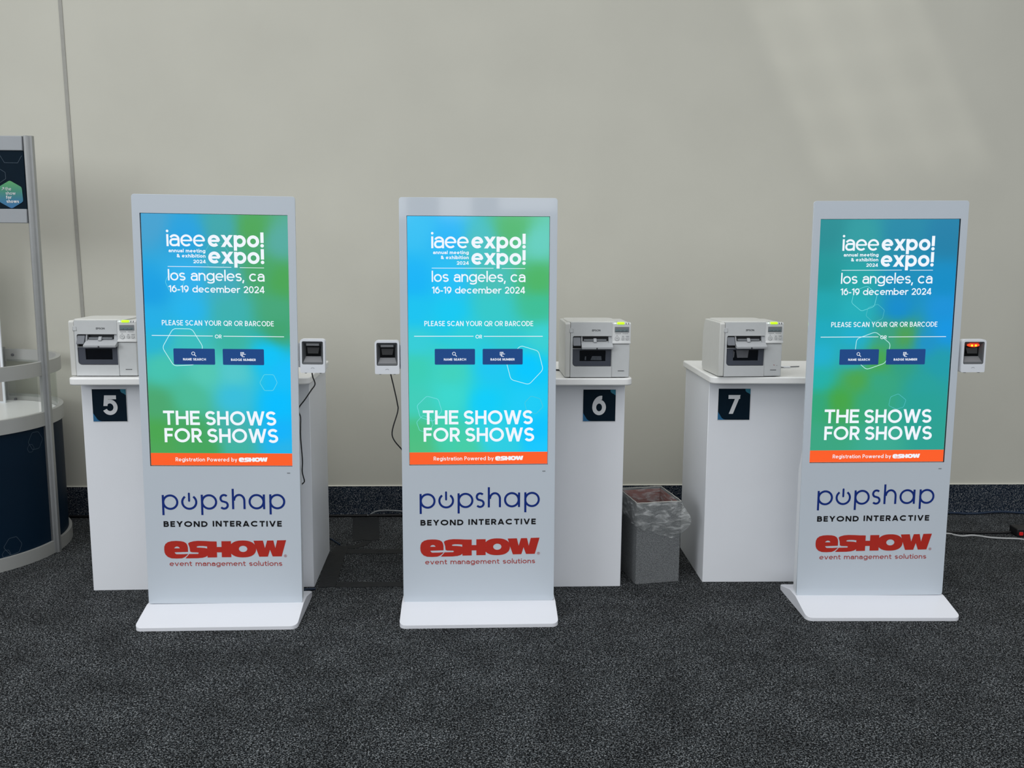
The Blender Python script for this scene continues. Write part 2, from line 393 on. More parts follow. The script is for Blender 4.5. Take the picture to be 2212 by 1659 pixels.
        w = .66*k; L((h, 0), (h, 1)); r = (.56-h)/2; S.append(([(h, 1-h)]+arc(w-h-min(r, w*.45), 1-h-r, min(r, w*.45), r, 90, -90)+[(h, 1-h-2*r)], None))
        if c == 'R': dia(0, .5, (w*.45, .5), (w-h*.8, 0))
    elif c == 'S': w = .68*k; r = (1-t)/4; S.append((arc(w/2, 1-h-r, w/2-h, r, 25, 270)+arc(w/2, h+r, w/2-h, r, 90, -155)[1:], None))
    elif c == 'T': w = .66*k; L((w/2, 0), (w/2, 1)); L((0, 1-h), (w, 1-h))
    elif c == 'U': w = .73*k; S.append(([(h, 1)]+arc(w/2, h+(w/2-h), w/2-h, w/2-h, 180, 360)+[(w-h, 1)], None))
    elif c == 'V': w = .82*k; dia(0, 1, (h, 1), (w/2, 0)); dia(0, 1, (w-h, 1), (w/2, 0))
    elif c == 'W':
        w = 1.2*k
        for a, b in (((h, 1), (w*.28, 0)), ((w*.5, 1), (w*.28, 0)), ((w*.5, 1), (w*.72, 0)), ((w-h, 1), (w*.72, 0))): dia(0, 1, a, b)
    elif c == 'Y': w = .78*k; dia(.35, 1, (h, 1), (w/2, .42)); dia(.35, 1, (w-h, 1), (w/2, .42)); L((w/2, 0), (w/2, .5))
    elif c == '0': w = .66*k; bowl(0, w, 0, 1)
    elif c == '1': w = .34*k; L((w-h, 0), (w-h, 1)); L((0, .78), (w-h, 1-h*.9))
    elif c == '2':
        w = .62*k; r = w/2-h; a = arc(w/2, 1-h-r, r, r, 168, -38); S.append((a+[(h*1.1, h)], None)); L((0.03, h), (w, h))
    elif c == '4': w = .68*k; L((w*.74, 0), (w*.74, 1)); dia(.2, 1, (w*.7, 1), (h, .24)); L((h*.6, .25), (w, .25))
    elif c == '5':
        w = .64*k; ry = .335-h*.4; L((w*.93, 1-h), (w*.17, 1-h)); dia(.46, 1, (w*.17+h*.9, 1), (w*.09+h*.9, .46))
        S.append((arc(w/2, h+ry, w/2-h, ry, 140, -155), None))
    elif c == '6' or c == '9':
        w = .66*k; ry = .335-h*.35; p1 = arc(w/2, h+ry, w/2-h, ry, 0, 360); p2 = arc(w*.66, h+ry+.0, w*.66-h, 1-h-h-ry, 180, 84)
        if c == '9': p1 = [(w-a, 1-b) for a, b in p1]; p2 = [(w-a, 1-b) for a, b in p2]
        S.append((p1, None)); S.append((p2, None))
    elif c == '7': w = .64*k; L((0, 1-h), (w-h*.3, 1-h)); dia(0, 1, (w-h*1.15, 1), (w*.24, 0))
    return w, S, dots
def clip_poly(poly, lo, hi):
    for s_, lim in ((1, lo), (-1, hi)):
        out = []
        for i in range(len(poly)):
            a, b = poly[i-1], poly[i]; da, db = s_*(a[1]-lim), s_*(b[1]-lim)
            if da*db < 0:
                f = da/(da-db); out.append((a[0]+(b[0]-a[0])*f, lim))
            if db >= 0: out.append(b)
        poly = out
        if not poly: return []
    return poly
def ribbon(pts, t, clip=None, closed=False):
    h = t/2; pts = list(pts)
    if len(pts) > 3 and math.dist(pts[0], pts[-1]) < 1e-6: closed = True; pts = pts[:-1]
    if clip:
        d = Vector((pts[-1][0]-pts[0][0], pts[-1][1]-pts[0][1])).normalized()*t*1.5
        pts = [(pts[0][0]-d.x, pts[0][1]-d.y)]+pts[1:-1]+[(pts[-1][0]+d.x, pts[-1][1]+d.y)]
    n = len(pts); L_ = []; R_ = []
    for i in range(n):
        p = Vector(pts[i]); a = Vector(pts[i-1]) if (i > 0 or closed) else None; b = Vector(pts[(i+1) % n]) if (i < n-1 or closed) else None
        d1 = (p-a).normalized() if a is not None else None; d2 = (b-p).normalized() if b is not None else None
        if d1 is None: d1 = d2
        if d2 is None: d2 = d1
        tt = (d1+d2); tt = tt.normalized() if tt.length > 1e-6 else d1
        nn = Vector((-tt.y, tt.x)); c = max(.45, nn.dot(Vector((-d1.y, d1.x))))
        L_.append(p+nn*h/c); R_.append(p-nn*h/c)
    out = []
    for i in range(n if closed else n-1):
        j = (i+1) % n; q = [tuple(R_[i]), tuple(R_[j]), tuple(L_[j]), tuple(L_[i])]
        if clip: q = clip_poly(q, *clip)
        if len(q) > 2: out.append(q)
    return out
def text(s, x0, x1, yb, cap, t, gap=.12, sp=.32, **kw):
    """letter polygons: x0..x1 across, baseline yb, cap height cap (all metres, z up)"""
    tn = t/cap
    def width(k): return sum((sp*k if c == ' ' else glyph(c, tn, k, **kw)[0]) for c in s)+gap*(len(s)-1)
    lo, hi = .3, 3.
    for _ in range(40):
        m = (lo+hi)/2
        if width(m)*cap > (x1-x0): hi = m
        else: lo = m
    k = lo; x = 0; out = []
    for c in s:
        if c == ' ': x += sp*k+gap; continue
        w, S, dots = glyph(c, tn, k, **kw)
        for pts, cl, *tf in S:
            for q in ribbon(pts, tn*(tf[0] if tf else 1), cl): out.append([(x0+(x+a)*cap, yb+b*cap) for a, b in q])
        for (dx, dy, r) in dots: out.append([(x0+(x+dx+r*math.cos(R(i*20)))*cap, yb+(dy+r*math.sin(R(i*20)))*cap) for i in range(18)])
        x += w+gap
    return out
def up(polys):
    """make every polygon face -y (counter-clockwise in x,z)"""
    out = []
    for p in polys:
        a = sum(p[i-1][0]*p[i][1]-p[i][0]*p[i-1][1] for i in range(len(p)))
        out.append(p if a > 0 else p[::-1])
    return out
def holed(loops):
    flat_ = [p for l in loops for p in l]
    return [[flat_[i] for i in tri] for tri in tessellate_polygon([[Vector((p[0], p[1], 0)) for p in l] for l in loops])]
def hexring(pts, t, rnd=.16):
    n = len(pts); out = []
    for i in range(n):
        a, p, b = Vector(pts[i-1]), Vector(pts[i]), Vector(pts[(i+1) % n])
        q0 = p+(a-p)*rnd; q1 = p+(b-p)*rnd
        for k in range(5):
            u = k/4; out.append(tuple(q0*(1-u)**2+p*2*u*(1-u)+q1*u*u))
    return ribbon(out+[out[0]], t)

# the heavy wordmark, outline traced from the lettering on the cabinet (arbitrary units, y down)
_E = [(132,1205),(136,1150),(155,1105),(195,1073),(250,1057),(320,1052),(390,1056),(440,1068),(475,1092),(492,1125),(500,1170),(500,1243),(395,1246),(290,1250),(300,1268),(318,1282),(420,1282),(502,1278),(480,1305),(445,1335),(402,1354),(320,1358),(240,1354),(185,1330),(150,1290),(136,1250)]
_EH = [(288,1180),(300,1162),(318,1151),(334,1149),(352,1153),(366,1164),(375,1180)]
_S = [(505,1095),(535,1074),(590,1058),(660,1051),(760,1054),(850,1060),(948,1062),(948,1338),(800,1340),(800,1308),(770,1330),(720,1345),(640,1353),(455,1354),(490,1315),(516,1279),(655,1277),(667,1262),(650,1252),(560,1249),(533,1238),(526,1170)]
_SH = [(634,1156),(645,1145),(680,1140),(740,1141),(798,1148),(798,1185),(760,1174),(700,1169),(655,1168),(638,1164)]
_H1 = [(940,1158),(1030,1158),(1030,1251),(940,1251)]
_H2 = [(1022,1058),(1170,1057),(1170,1335),(1022,1336)]
_O = ell(1352, 1192, 206, 147, 44, 2.35); _OH = ell(1356, 1191, 66, 54, 24)
_W = [(1522,1050),(1668,1047),(1697,1180),(1733,1047),(1830,1045),(1858,1180),(1890,1043),(2030,1040),(1956,1322),(1815,1323),(1775,1205),(1740,1326),(1605,1328),(1560,1190)]
def wordmark(x0, x1, z0, z1):
    fx = lambda p: (x0+(p[0]-132)/(2030-132)*(x1-x0), z1-(p[1]-1040)/(1358-1040)*(z1-z0))
    f = lambda l: [fx(p) for p in l]
    return holed([f(_E), f(_EH)])+holed([f(_S), f(_SH)])+[f(_H1), f(_H2)]+holed([f(_O), f(_OH)])+holed([f(_W)])

# ------------------------------------------------------------------ setting
WALL_Y = 5.1615
def struct(o): o['kind'] = 'structure'; return o
mb = MB(); mb.box(-14, 14, -14, WALL_Y+.2, -.1, 0); struct(mb.build('floor', M['carpet']))
mb = MB(); mb.box(-14, 14, WALL_Y, WALL_Y+.2, 0, 9); struct(mb.build('wall_back', M['wall']))
# carpet cove base with a thin capping bead
mb = MB(); mb.prism([(WALL_Y, 0), (WALL_Y-.016, 0), (WALL_Y-.009, .02), (WALL_Y-.009, .1836), (WALL_Y, .1836)], -14, 14, 'x')
struct(mb.build('baseboard_back', M['cove']))
mb = MB(); mb.prism([(WALL_Y-.010, .1836), (WALL_Y-.010, .1855), (WALL_Y, .1885), (WALL_Y, .1836)], -14, 14, 'x')
struct(mb.build('trim_2', M['wall']))
# vertical joint strip on the wall
mb = MB(); lo, hi = (-2.3215, .1925), (-2.4195, 9)

mb.raw([(lo[0]-.010, WALL_Y-.004, lo[1]), (lo[0]+.010, WALL_Y-.004, lo[1]), (hi[0]+.010, WALL_Y-.004, hi[1]), (hi[0]-.010, WALL_Y-.004, hi[1]),
        (lo[0]-.010, WALL_Y+.01, lo[1]), (lo[0]+.010, WALL_Y+.01, lo[1]), (hi[0]+.010, WALL_Y+.01, hi[1]), (hi[0]-.010, WALL_Y+.01, hi[1])],
       [(0,1,2,3),(0,3,7,4),(1,5,6,2),(0,4,5,1),(3,2,6,7)])
struct(mb.build('trim_1', M['joint']))

# ------------------------------------------------------------------ round information desk at the left
DC = (-2.79, 4.60); DR = .525
desk = thing('information_desk', 'round aluminium information desk with navy drum and tall header sign', 'desk', (DC[0], DC[1], 0))
def dloc(x, y, z): return (x-DC[0], y-DC[1], z)
O0 = (0, 0)
mb = MB(); mb.band(O0, DR+.004, .03, 0, .066, 0, 360, 72); mb.build('base_ring', M['alu_band'], desk, smooth=True)
for a0, a1 in ((-88, -8), (-3, 87), (93, 183), (188, 268)):
    mb = MB(); mb.band(O0, DR-.012, .008, .05, .70, a0, a1, 24); p = mb.build('drum_panel', M['navy'], desk, smooth=True)
    if a0 == -88:
        # faint hexagon outlines printed on the front drum
        for hx, t in (([(-17.9,.670),(-13.4,.667),(-10.1,.624),(-13.5,.580),(-18.4,.581),(-21.1,.624)], .0022), ([(-20.5,.612),(-18.5,.609),(-17.2,.589),(-18.8,.571),(-20.9,.573),(-22,.593)], .0018),
                      ([(-36.4,.158),(-32.2,.158),(-29.3,.113),(-31.4,.074),(-36,.070),(-39.6,.118)], .0024), ([(-39.2,.102),(-37.1,.101),(-36,.078),(-37,.071),(-40,.068),(-40.6,.084)], .0018)):
            mb = MB()
            for q in hexring([(R(a)*DR, z) for a, z in hx], t): mb.face([((DR-.0105)*math.cos(x/DR), (DR-.0105)*math.sin(x/DR), z) for x, z in q])
            mb.build('hexagon_outline', M['line_faint'], p, weld=False)
mb = MB(); mb.band(O0, DR, .022, .69, .762, 0, 360, 72); mb.build('middle_ring', M['alu_band'], desk, smooth=True)
mb = MB(); mb.band(O0, DR, .022, .953, 1.024, 0, 360, 72); tr_ = mb.build('top_ring', M['alu_band'], desk, smooth=True)
mb = MB(); mb.prism(ell(0, 0, DR-.024, DR-.024, 48), .712, .724, 'z'); mb.build('shelf', M['white_slab'], desk)
for a0, a1 in ((-87, -9), (-2, 86), (94, 182), (189, 267)):
    mb = MB(); mb.band(O0, DR-.026, .004, .75, .965, a0, a1, 24); mb.build('clear_panel', M['acrylic'], desk, smooth=True)
def post(px, py, z1, rot, name='post'):
    mb = MB(); w, d = .024, .026
    sec = [(-w, -d*.5), (-w*.55, -d), (-.004, -d), (-.004, -d+.006), (.004, -d+.006), (.004, -d), (w*.55, -d), (w, -d*.5), (w, d), (-w, d)]
    c, s_ = math.cos(rot), math.sin(rot)
    mb.prism([(px+a*c-b*s_, py+a*s_+b*c) for a, b in sec], 0, z1, 'z')
    return mb.build(name, M['alu'], desk)
p_r = post(.518, -.050, 2.162, R(30)); post(-.518, -.050, 2.162, R(-30)); post(0, DR-.028, 1.034, R(180)); post(0, -DR+.02, 1.02, 0)
mb = MB(); mb.prism([(.5065+x_, -.0715+y_) for x_, y_ in ((0, 0), (.004, -.0045), (.009, -.004), (.009, 0), (.004, .004))], 1.03, 2.16, 'z'); mb.build('profile_edge', M['alu_line'], p_r)
for sx in (-.075, .075):   # screws on the rear ring
    for zz in (.99, .73):
        mb = MB(); a = R(90)-sx/DR*1.0; mb.tube([((DR-.022)*math.cos(a), (DR-.022)*math.sin(a), zz), ((DR-.03)*math.cos(a), (DR-.03)*math.sin(a), zz)], .008, 10)
        mb.build('screw', M['groove'], desk)
mb = MB(); mb.box(-.5, .4985, -.078, -.053, 2.088, 2.160); mb.build('header_beam', M['alu_dark'], desk, bevel=.003)
mb = MB(); mb.box(-.5, .4985, -.078, -.053, 1.731, 1.801); mb.build('header_beam', M['alu_dark'], desk, bevel=.003)
mb = MB(); mb.box(-.49, .4985, -.073, -.059, 1.801, 2.088); sb = mb.build('sign_board', M['sign_navy'], desk)
X_ = lambda l: [(x-DC[0], z) for x, z in l]
for q in ([(-2.407,2.066),(-2.386,2.029),(-2.321,2.028),(-2.299,2.064)], [(-2.412,1.998),(-2.386,1.981),(-2.385,1.95),(-2.414,1.931),(-2.446,1.945),(-2.448,1.984)]):
    flat('hexagon_outline', up(ribbon(X_(q)+([X_(q)[0]] if len(q) == 6 else []), .0022)), -.0742, M['line_faint'], sb)
# green-to-blue hexagon badge with its lettering
hp = [(-2.3665,1.942),(-2.309,1.909),(-2.306,1.838),(-2.365,1.8025),(-2.425,1.836),(-2.424,1.909)]
cen = (sum(p[0] for p in hp)/6, sum(p[1] for p in hp)/6); rr = []
for i in range(6):
    a, p, b = Vector(hp[i-1]), Vector(hp[i]), Vector(hp[(i+1) % 6])
    rr += [tuple(p+(a-p)*.13), tuple(p+((a+b)/2-p)*.06), tuple(p+(b-p)*.13)]
rings = [[(cen[0]+(x-cen[0])*f, cen[1]+(z-cen[1])*f) for x, z in rr] for f in (1, .75, .5, .25, .02)]
vs = [p for g in rings for p in g]; n = len(rr); fs = [(g*n+i, g*n+(i+1) % n, (g+1)*n+(i+1) % n, (g+1)*n+i) for g in range(4) for i in range(n)]
me = bpy.data.meshes.new('hexagon_badge'); me.from_pydata([(x-DC[0], -.0750, z) for x, z in vs], [], fs); me.materials.append(M['hexgrad'])
ca = me.color_attributes.new('Col', 'FLOAT_COLOR', 'POINT')
def lerp_stops(st, u):
    for i in range(len(st)-1):
        if u <= st[i+1][0]:
            f = max(0, (u-st[i][0])/(st[i+1][0]-st[i][0])); return tuple(a+(b-a)*f for a, b in zip(st[i][1], st[i+1][1]))
    return st[-1][1]
for i, (x, z) in enumerate(vs):
    ca.data[i].color = srgb(*lerp_stops([(0, (12,98,158)), (.3, (14,106,142)), (.6, (36,126,106)), (1, (76,158,86))], (z-1.80)/.142))
hb = bpy.data.objects.new('hexagon_badge', me); COL.objects.link(hb); hb.parent = sb
tx = []
for s_, x0, x1, zb_, t in (('the', -2.390, -2.361, 1.8925, .0022), ('show', -2.390, -2.341, 1.871, .0024), ('for', -2.389, -2.363, 1.851, .0036), ('shows', -2.3885, -2.327, 1.831, .0036)):
    tx += text(s_, x0-DC[0], x1-DC[0], zb_, .0165, t, gap=.1)
tx += ribbon(X_([(-2.408,1.8935),(-2.397,1.906)]), .0022)+ribbon(X_([(-2.405,1.9065),(-2.3965,1.9065),(-2.3965,1.897)]), .0022)
flat('lettering', up(tx), -.0760, M['sign_white'], sb)

# white-edged display board standing on the desk shelf
brd = thing('display_board', 'white-edged display board standing inside the round desk', 'board', (-2.86, 5.00, .7241))
mb = MB(); mb.box(-.055, .132, 0, .010, 0, .95); mb.build('board_panel', M['board_white'], brd, bevel=.001)
mb = MB(); mb.face([(-.05,-.001,.01),(.120,-.001,.01),(.120,-.001,.50),(-.05,-.001,.50)], 0); mb.face([(-.05,-.001,.505),(.112,-.001,.505),(.132,-.001,.53),(.132,-.001,.62),(-.05,-.001,.62)], 1); mb.face([(-.05,-.001,.62),(.125,-.001,.62),(.125,-.001,.94),(-.05,-.001,.94)], 2)
mb.build('print', [M['board_pale'], M['black'], M['board_grey']], brd, weld=False)

# ------------------------------------------------------------------ counters
def counter(idx, x, y, yaw, x0, x1, label, group='white registration counters'):
    t = thing('counter', label, 'counter', (x, y, 0), yaw, group)
    mb = MB()
    # hollow cabinet: front and two ends, back panel set in
    mb.prism([[(x0, 0), (x1, 0), (x1, .4998), (x0, .4998)], [(x0+.02, .02), (x0+.02, .48), (x1-.02, .48), (x1-.02, .02)]], 0, .9999, 'z')
    mb.build('cabinet', M['white_lam'], t, bevel=.002, seg=1)
    mb = MB(); ov = .018
    mb.prism(rrect(x0-ov, x1+ov, -.098, .4998, [.012, .012, .035, .035], 5), .9999, 1.0334, 'z')
    mb.build('counter_top', M['white_slab'], t, bevel=.006, seg=3)
    return t
counter(5, -1.8372, 4.0006, R(1.449), 0, 1.0357, 'white laminate counter with the numeral 5, nearest the round desk')
counter(6, .6727, 4.0100, R(.30), -1.02, 0, 'white laminate counter with the numeral 6, left of the waste bin')
counter(7, 1.0832, 4.0580, R(-.554), 0, 1.0357, 'white laminate counter with the numeral 7, right of the waste bin')
def local(x, y, yaw, u, v): return (x+u*math.cos(yaw)-v*math.sin(yaw), y+u*math.sin(yaw)+v*math.cos(yaw))

# numeral signs stuck on the counter fronts
def sign(num, x, y, yaw, u, z, nx0, nx1, nz0, nz1, label):
    px, py = local(x, y, yaw, u, -.0015)
    t = thing('number_sign', label, 'sign', (px, py, z), yaw, 'navy number signs on the counters')
    w, hgt = .1525, .1505
    mb = MB(); mb.box(-.0015, w+.0015, -.0012, .0012, -.0015, hgt+.0015); mb.build('backing', M['paper_edge'], t)
    g = flat('plate', up([[(0, 0), (w, 0), (w, hgt), (0, hgt)]]), -.0018, M['sign_navy'], t)
    pol = []
    tr2 = [(w, hgt), (w-.024, hgt)]+[(w-.024+.008*math.sin(R(a))*.6+.016*(a/90)**2, hgt-.020*(a/90)-.004*math.sin(R(a*2))) for a in (15, 30, 45, 60, 75, 90)]
    tr2 = [(w, hgt), (w-.025, hgt), (w-.024, hgt-.010), (w-.018, hgt-.017), (w-.009, hgt-.021), (w-.003, hgt-.026), (w, hgt-.028)]
    bl = [(0, 0), (.040, 0), (.028, .003), (.019, .009), (.011, .022), (.004, .033), (0, .040)]
    flat('corner_shape', up([tr2]), -.0022, M['teal'], t); flat('corner_shape', up([bl]), -.0022, M['tealb'], t)
    flat('numeral', up(text(num, nx0, nx1, nz0, nz1-nz0, .0185, gap=0)), -.0022, M['sign_white'], t)
    return t
sign('5', -1.8372, 4.0006, R(1.449), .0486, .8172, .0435, .1120, .0300, .1220, 'square navy sign reading 5 on the leftmost counter')
sign('6', .6727, 4.0100, R(.30), -.1965, .8155, .0430, .1075, .0290, .1215, 'square navy sign reading 6 on the middle counter')
sign('7', 1.0832, 4.0580, R(-.554), .0452, .8125, .0480, .1065, .0290, .1200, 'square navy sign reading 7 on the right counter')

# ------------------------------------------------------------------ label printers
def make_printer(label):
    t = thing('label_printer', label, 'printer', (0, 0, 0), 0, 'grey label printers on the counters')
    Wd, Ht, Dp, f = .300, .250, .262, .004     # f: feet
    side = [(.0, f), (Dp-.01, f), (Dp, .02+f), (Dp, .19), (Dp-.028, Ht+f), (.006, Ht+f), (0, Ht+f-.006)]
    mb = MB(); mb.prism([(.02, f+.002), (Dp-.012, f+.002), (Dp-.003, .03), (Dp-.003, .18), (Dp-.03, Ht+f-.001), (.02, Ht+f-.001)], .01, Wd-.004, 'x')
    mb.build('housing', M['prn_side'], t, bevel=.003)
    mb = MB(); mb.prism(side, 0, .0245, 'x'); mb.build('side_cover', M['prn_side'], t, bevel=.0115, seg=4)
    # front face with the slot opening
    xm = .12
    mb = MB()
    mb.prism([(.0255, f), (xm, f), (xm, .0495+f)]+[(.035+.016-.016*math.sin(R(a)), .0495+f+.016-.016*math.cos(R(a))) for a in (0, 22, 45, 67, 90)]+[(.035+.006-.006*math.cos(R(a)), .1885+f-.006+.006*math.sin(R(a))) for a in (0, 45, 90)]+[(xm, .1885+f), (xm, Ht+f), (.0255, Ht+f)], 0, .022, 'y')
    mb.prism([(xm, f), (.2148, f), (.2148, Ht+f), (xm, Ht+f), (xm, .1885+f), (.2128, .1885+f), (.2128, .0495+f), (xm, .0495+f)], 0, .022, 'y')
    fr = mb.build('front_panel', M['prn'], t)
    flat('brand_lettering', up(text('EPSON', .1225, .1605, .2105+f, .0085, .00155, gap=.1)), -.0006, M['prn_txt'], fr)
    mb = MB(); mb.box(.0185, .0375, -.0012, .003, .2035+f, .2245+f); lt = mb.build('latch', M['prn'], t, bevel=.001, seg=1)
    flat('latch_outline', up(ribbon([(.0205,.2055+f),(.0355,.2055+f),(.0355,.2225+f),(.0205,.2225+f),(.0205,.2055+f)], .001)), -.0016, M['prn_ring'], lt)
    mb = MB(); mb.box(.0352, .2140, .0185, .0215, .05+f, .188+f); mb.build('slot_back', M['prn_slot'], t)
    # lower dark panel with the roll window
    dk = [(.2120, .051+f), (.2120, .130+f), (.0355, .130+f)]+[(.0355+.0155-.0155*math.cos(R(a)), .051+f+.0155-.0155*math.sin(R(a))) for a in (0, 22, 45, 67, 90)]
    wn = [(.068, .073+f), (.187, .073+f), (.187, .1225+f), (.068, .1225+f)]
    mb = MB(); mb.prism([dk, wn], .004, .014, 'y'); rc = mb.build('roll_cover', M['prn_dark'], t, bevel=.0008, seg=1)
    mb = MB(); mb.box(.0675, .1875, .010, .013, .0725+f, .123+f); mb.build('window_pane', M['prn_win'], rc)
    mb = MB(); mb.box(.0355, .212, .0005, .006, .130+f, .1325+f); mb.build('cover_rim', M['prn_tray'], rc)
    # paper cutter lever
    mb = MB(); mb.prism([(-.016, .1455+f), (-.013, .1455+f), (.016, .149+f), (.016, .183+f), (.004, .183+f), (-.012, .153+f)], .0365, .0705, 'x'); mb.build('lever', M['prn_lever'], t, bevel=.002)
    # output tray: sloping flap with a lip, cheeks and paper guide
    mb = MB(); mb.prism([(-.030, .1315+f), (-.031, .142+f), (.012, .1655+f), (.018, .160+f), (-.006, .135+f)], .0735, .2165, 'x'); fl_ = mb.build('output_tray', M['prn_tray'], t, bevel=.0015)
    mb = MB(); mb.box(.1395, .1445, -.0325, -.0300, .131+f, .1385+f); mb.build('notch', M['prn_slot'], fl_)
    for xx in ((.0735, .0795), (.199, .2165)):
        mb = MB(); mb.prism([(-.004, .156+f), (.018, .163+f), (.018, .187+f), (.006, .187+f)], xx[0], xx[1], 'x'); mb.build('cheek', M['prn_tray'], fl_, bevel=.001, seg=1)
    mb = MB(); mb.box(.086, .190, .004, .016, .1655+f, .174+f); mb.build('paper_guide', M['prn_bez'], fl_, bevel=.001, seg=1)
    mb = MB(); mb.prism([(-.004, .1585+f), (.010, .1655+f), (.010, .178+f), (.004, .178+f), (-.006, .163+f)], .1300, .1440, 'x'); mb.build('paper_stop', M['prn_tray'], fl_, bevel=.001, seg=1)
    # right hand door and control panel
    mb = MB(); mb.box(.2155, Wd-.003, 0, .03, f, .1515+f); dr = mb.build('ink_door', M['prn'], t, bevel=.003)
    flat('model_lettering', up([[(.2445+i*.0042, .0275+f), (.2445+i*.0042+.0034, .0275+f), (.2445+i*.0042+.0034, .0308+f), (.2445+i*.0042, .0308+f)] for i in range(7)]), -.0006, M['prn_txt'], dr)
    mb = MB(); mb.prism([(.03, .1535+f), (-.004, .1535+f), (-.004, .160+f), (0, .1655+f), (0, Ht-.006+f), (.006, Ht+f), (.03, Ht+f)], .2153, Wd, 'x'); cp = mb.build('control_panel', M['prn2'], t, bevel=.0012, seg=1)
    mb = MB(); mb.prism([(-.003, .2425+f), (-.003, .2495+f), (.002, .2525+f), (.006, .2525+f), (.006, .2425+f)], .2370, .2695, 'x'); mb.build('status_light', M['green'], cp, bevel=.001, seg=1)
    mb = MB(); mb.box(.2258, .2292, -.001, .004, .2445+f, .2500+f); mb.build('ready_light', M['led_white'], cp)
    for xx in (.277, .288):
        mb = MB(); mb.box(xx, xx+.002, -.0008, .004, .2415+f, .2490+f); mb.build('indicator', M['prn_txt'], cp)
    mb = MB(); mb.box(.2260, .2920, -.0012, .002, .2055+f, .2310+f); dp = mb.build('display', M['prn_bez'], cp, bevel=.0008, seg=1)
    mb = MB(); mb.box(.2290, .2875, -.0018, 0, .2085+f, .2205+f); mb.build('display_glass', M['prn_lcd'], dp)
    segs = []
    for i in range(9): segs.append([(.2315+i*.006, .2095+f), (.2315+i*.006+.0035, .2095+f), (.2315+i*.006+.0035, .2115+f+.0015*(i % 3)), (.2315+i*.006, .2115+f+.0015*(i % 3))])
    flat('display_digits', up(segs), -.0022, M['prn_txt'], dp)
    ml = [[(.229+i*.0055, .1990+f), (.229+i*.0055+.0042, .1990+f), (.229+i*.0055+.0042, .2012+f), (.229+i*.0055, .2012+f)] for i in range(11) if i != 5]
    ml += [[(.2345, .1913+f), (.2400, .1913+f), (.2400, .1930+f), (.2345, .1930+f)], [(.2600, .1868+f), (.2685, .1868+f), (.2685, .1888+f), (.2600, .1888+f)], [(.2775, .1868+f), (.2925, .1868+f), (.2925, .1888+f), (.2775, .1888+f)]]
    flat('caption_lettering', up(ml), -.0006, M['prn_bez'], cp)
    for bx, br in ((.237, .0098), (.264, .0062), (.2845, .0062)):
        mb = MB(); mb.prism([(bx+br*math.cos(R(a)), .178+f+br*math.sin(R(a))) for a in range(0, 360, 20)], -.0018, .002, 'y'); bt = mb.build('button', M['prn2'], cp, bevel=.0006, seg=1)
        flat('button_mark', up(ribbon([(bx+br*math.cos(R(a)), .178+f+br*math.sin(R(a))) for a in range(0, 361, 20)], .0010)+[[(bx-br*.3, .1768+f), (bx+br*.35, .1768+f), (bx+br*.35, .1792+f), (bx-br*.3, .1792+f)]]), -.0022, M['prn_ring'], bt)
    # lid on top, feet
    mb = MB(); mb.prism(rrect(.012, .245, .012, .225, .03, 5), Ht+f-.002, Ht+f+.005, 'z'); mb.build('top_lid', M['prn_side'], t, bevel=.003, seg=2)
    for fx in (.03, .27):
        for fy in (.03, .22):
            mb = MB(); mb.prism(ell(fx, fy, .012, .012, 14), 0, f+.003, 'z'); mb.build('foot', M['prn_slot'], t)
    mb = MB(); mb.box(.02, .28, .012, .24, .0018, f+.002); mb.build('underside', M['prn_slot'], t)
    return t
prn = make_printer('grey label printer on the counter with the numeral 6')
prn7 = copy_tree(prn); prn7['label'] = 'grey label printer on the counter with the numeral 7'
prn5 = copy_tree(prn); prn5['label'] = 'grey label printer on the counter with the numeral 5'
def put(o, x, y, yaw, u, v, rz):
    px, py = local(x, y, yaw, u, v); o.location = (px, py, 1.0334); o.rotation_euler = (0, 0, yaw+rz)
put(prn, .6727, 4.0100, R(.30), -.2945, -.090, R(1.0))
put(prn7, 1.0832, 4.0580, R(-.554), +.011, -.112, R(3.2))
put(prn5, -1.8372, 4.0006, R(1.449), -.018, -.050, R(-1.2))
# paper seen behind two of the windows
mb = MB(); mb.face([(.083,.0095,.126),(.143,.0095,.126),(.139,.0095,.090),(.089,.0095,.090)]); mb.face([(.070,.0095,.123),(.076,.0095,.116),(.074,.0095,.092),(.070,.0095,.090)])
mb.build('label_paper', mat('label_paper_grey', (96, 98, 104), .5, noise=.1), prn7, weld=False)
mb = MB(); mb.face([(.119,.0095,.082),(.170,.0095,.081),(.168,.0095,.100),(.126,.0095,.100)]); mb.face([(.092,.0095,.082),(.098,.0095,.082),(.099,.0095,.099),(.093,.0095,.099)])
mb.build('label_paper', mat('label_scrap_grey', (70, 76, 84), .4, noise=.3, nscale=160), prn, weld=False)
mb = MB(); mb.face([(.258,-.0007,.060),(.266,-.0007,.056),(.262,-.0007,.054)],0); mb.face([(.270,-.0007,.056),(.280,-.0007,.055),(.276,-.0007,.053)],1)
mb.build('scuff', [mat('scuff_red', (150, 70, 62), .6), M['prn_ring']], prn7, weld=False)
# leads lying on the counters
mb = MB(); mb.tube(smoothpts([(1.40,4.31,1.037),(1.452,4.30,1.037),(1.50,4.27,1.037),(1.545,4.285,1.037),(1.60,4.30,1.037)], 6), .003, 6); ld = mb.build('printer_lead', M['cable_grey'], None, smooth=True)
tag(ld, 'thin grey lead lying right of the printer on counter 7', 'cable')
mb = MB(); mb.box(1.50, 1.545, 4.268, 4.290, 1.0355, 1.040); mb.build('lead_tag', M['board_white'], ld)
mb = MB(); mb.tube(smoothpts([(.50,4.17,1.0375),(.42,4.15,1.0375),(.355,4.16,1.0375),(.29,4.2,1.0375)], 6), .004, 6); lb = mb.build('printer_lead', M['cable_black'], None, smooth=True)
tag(lb, 'black lead behind the left side of the printer on counter 6', 'cable')

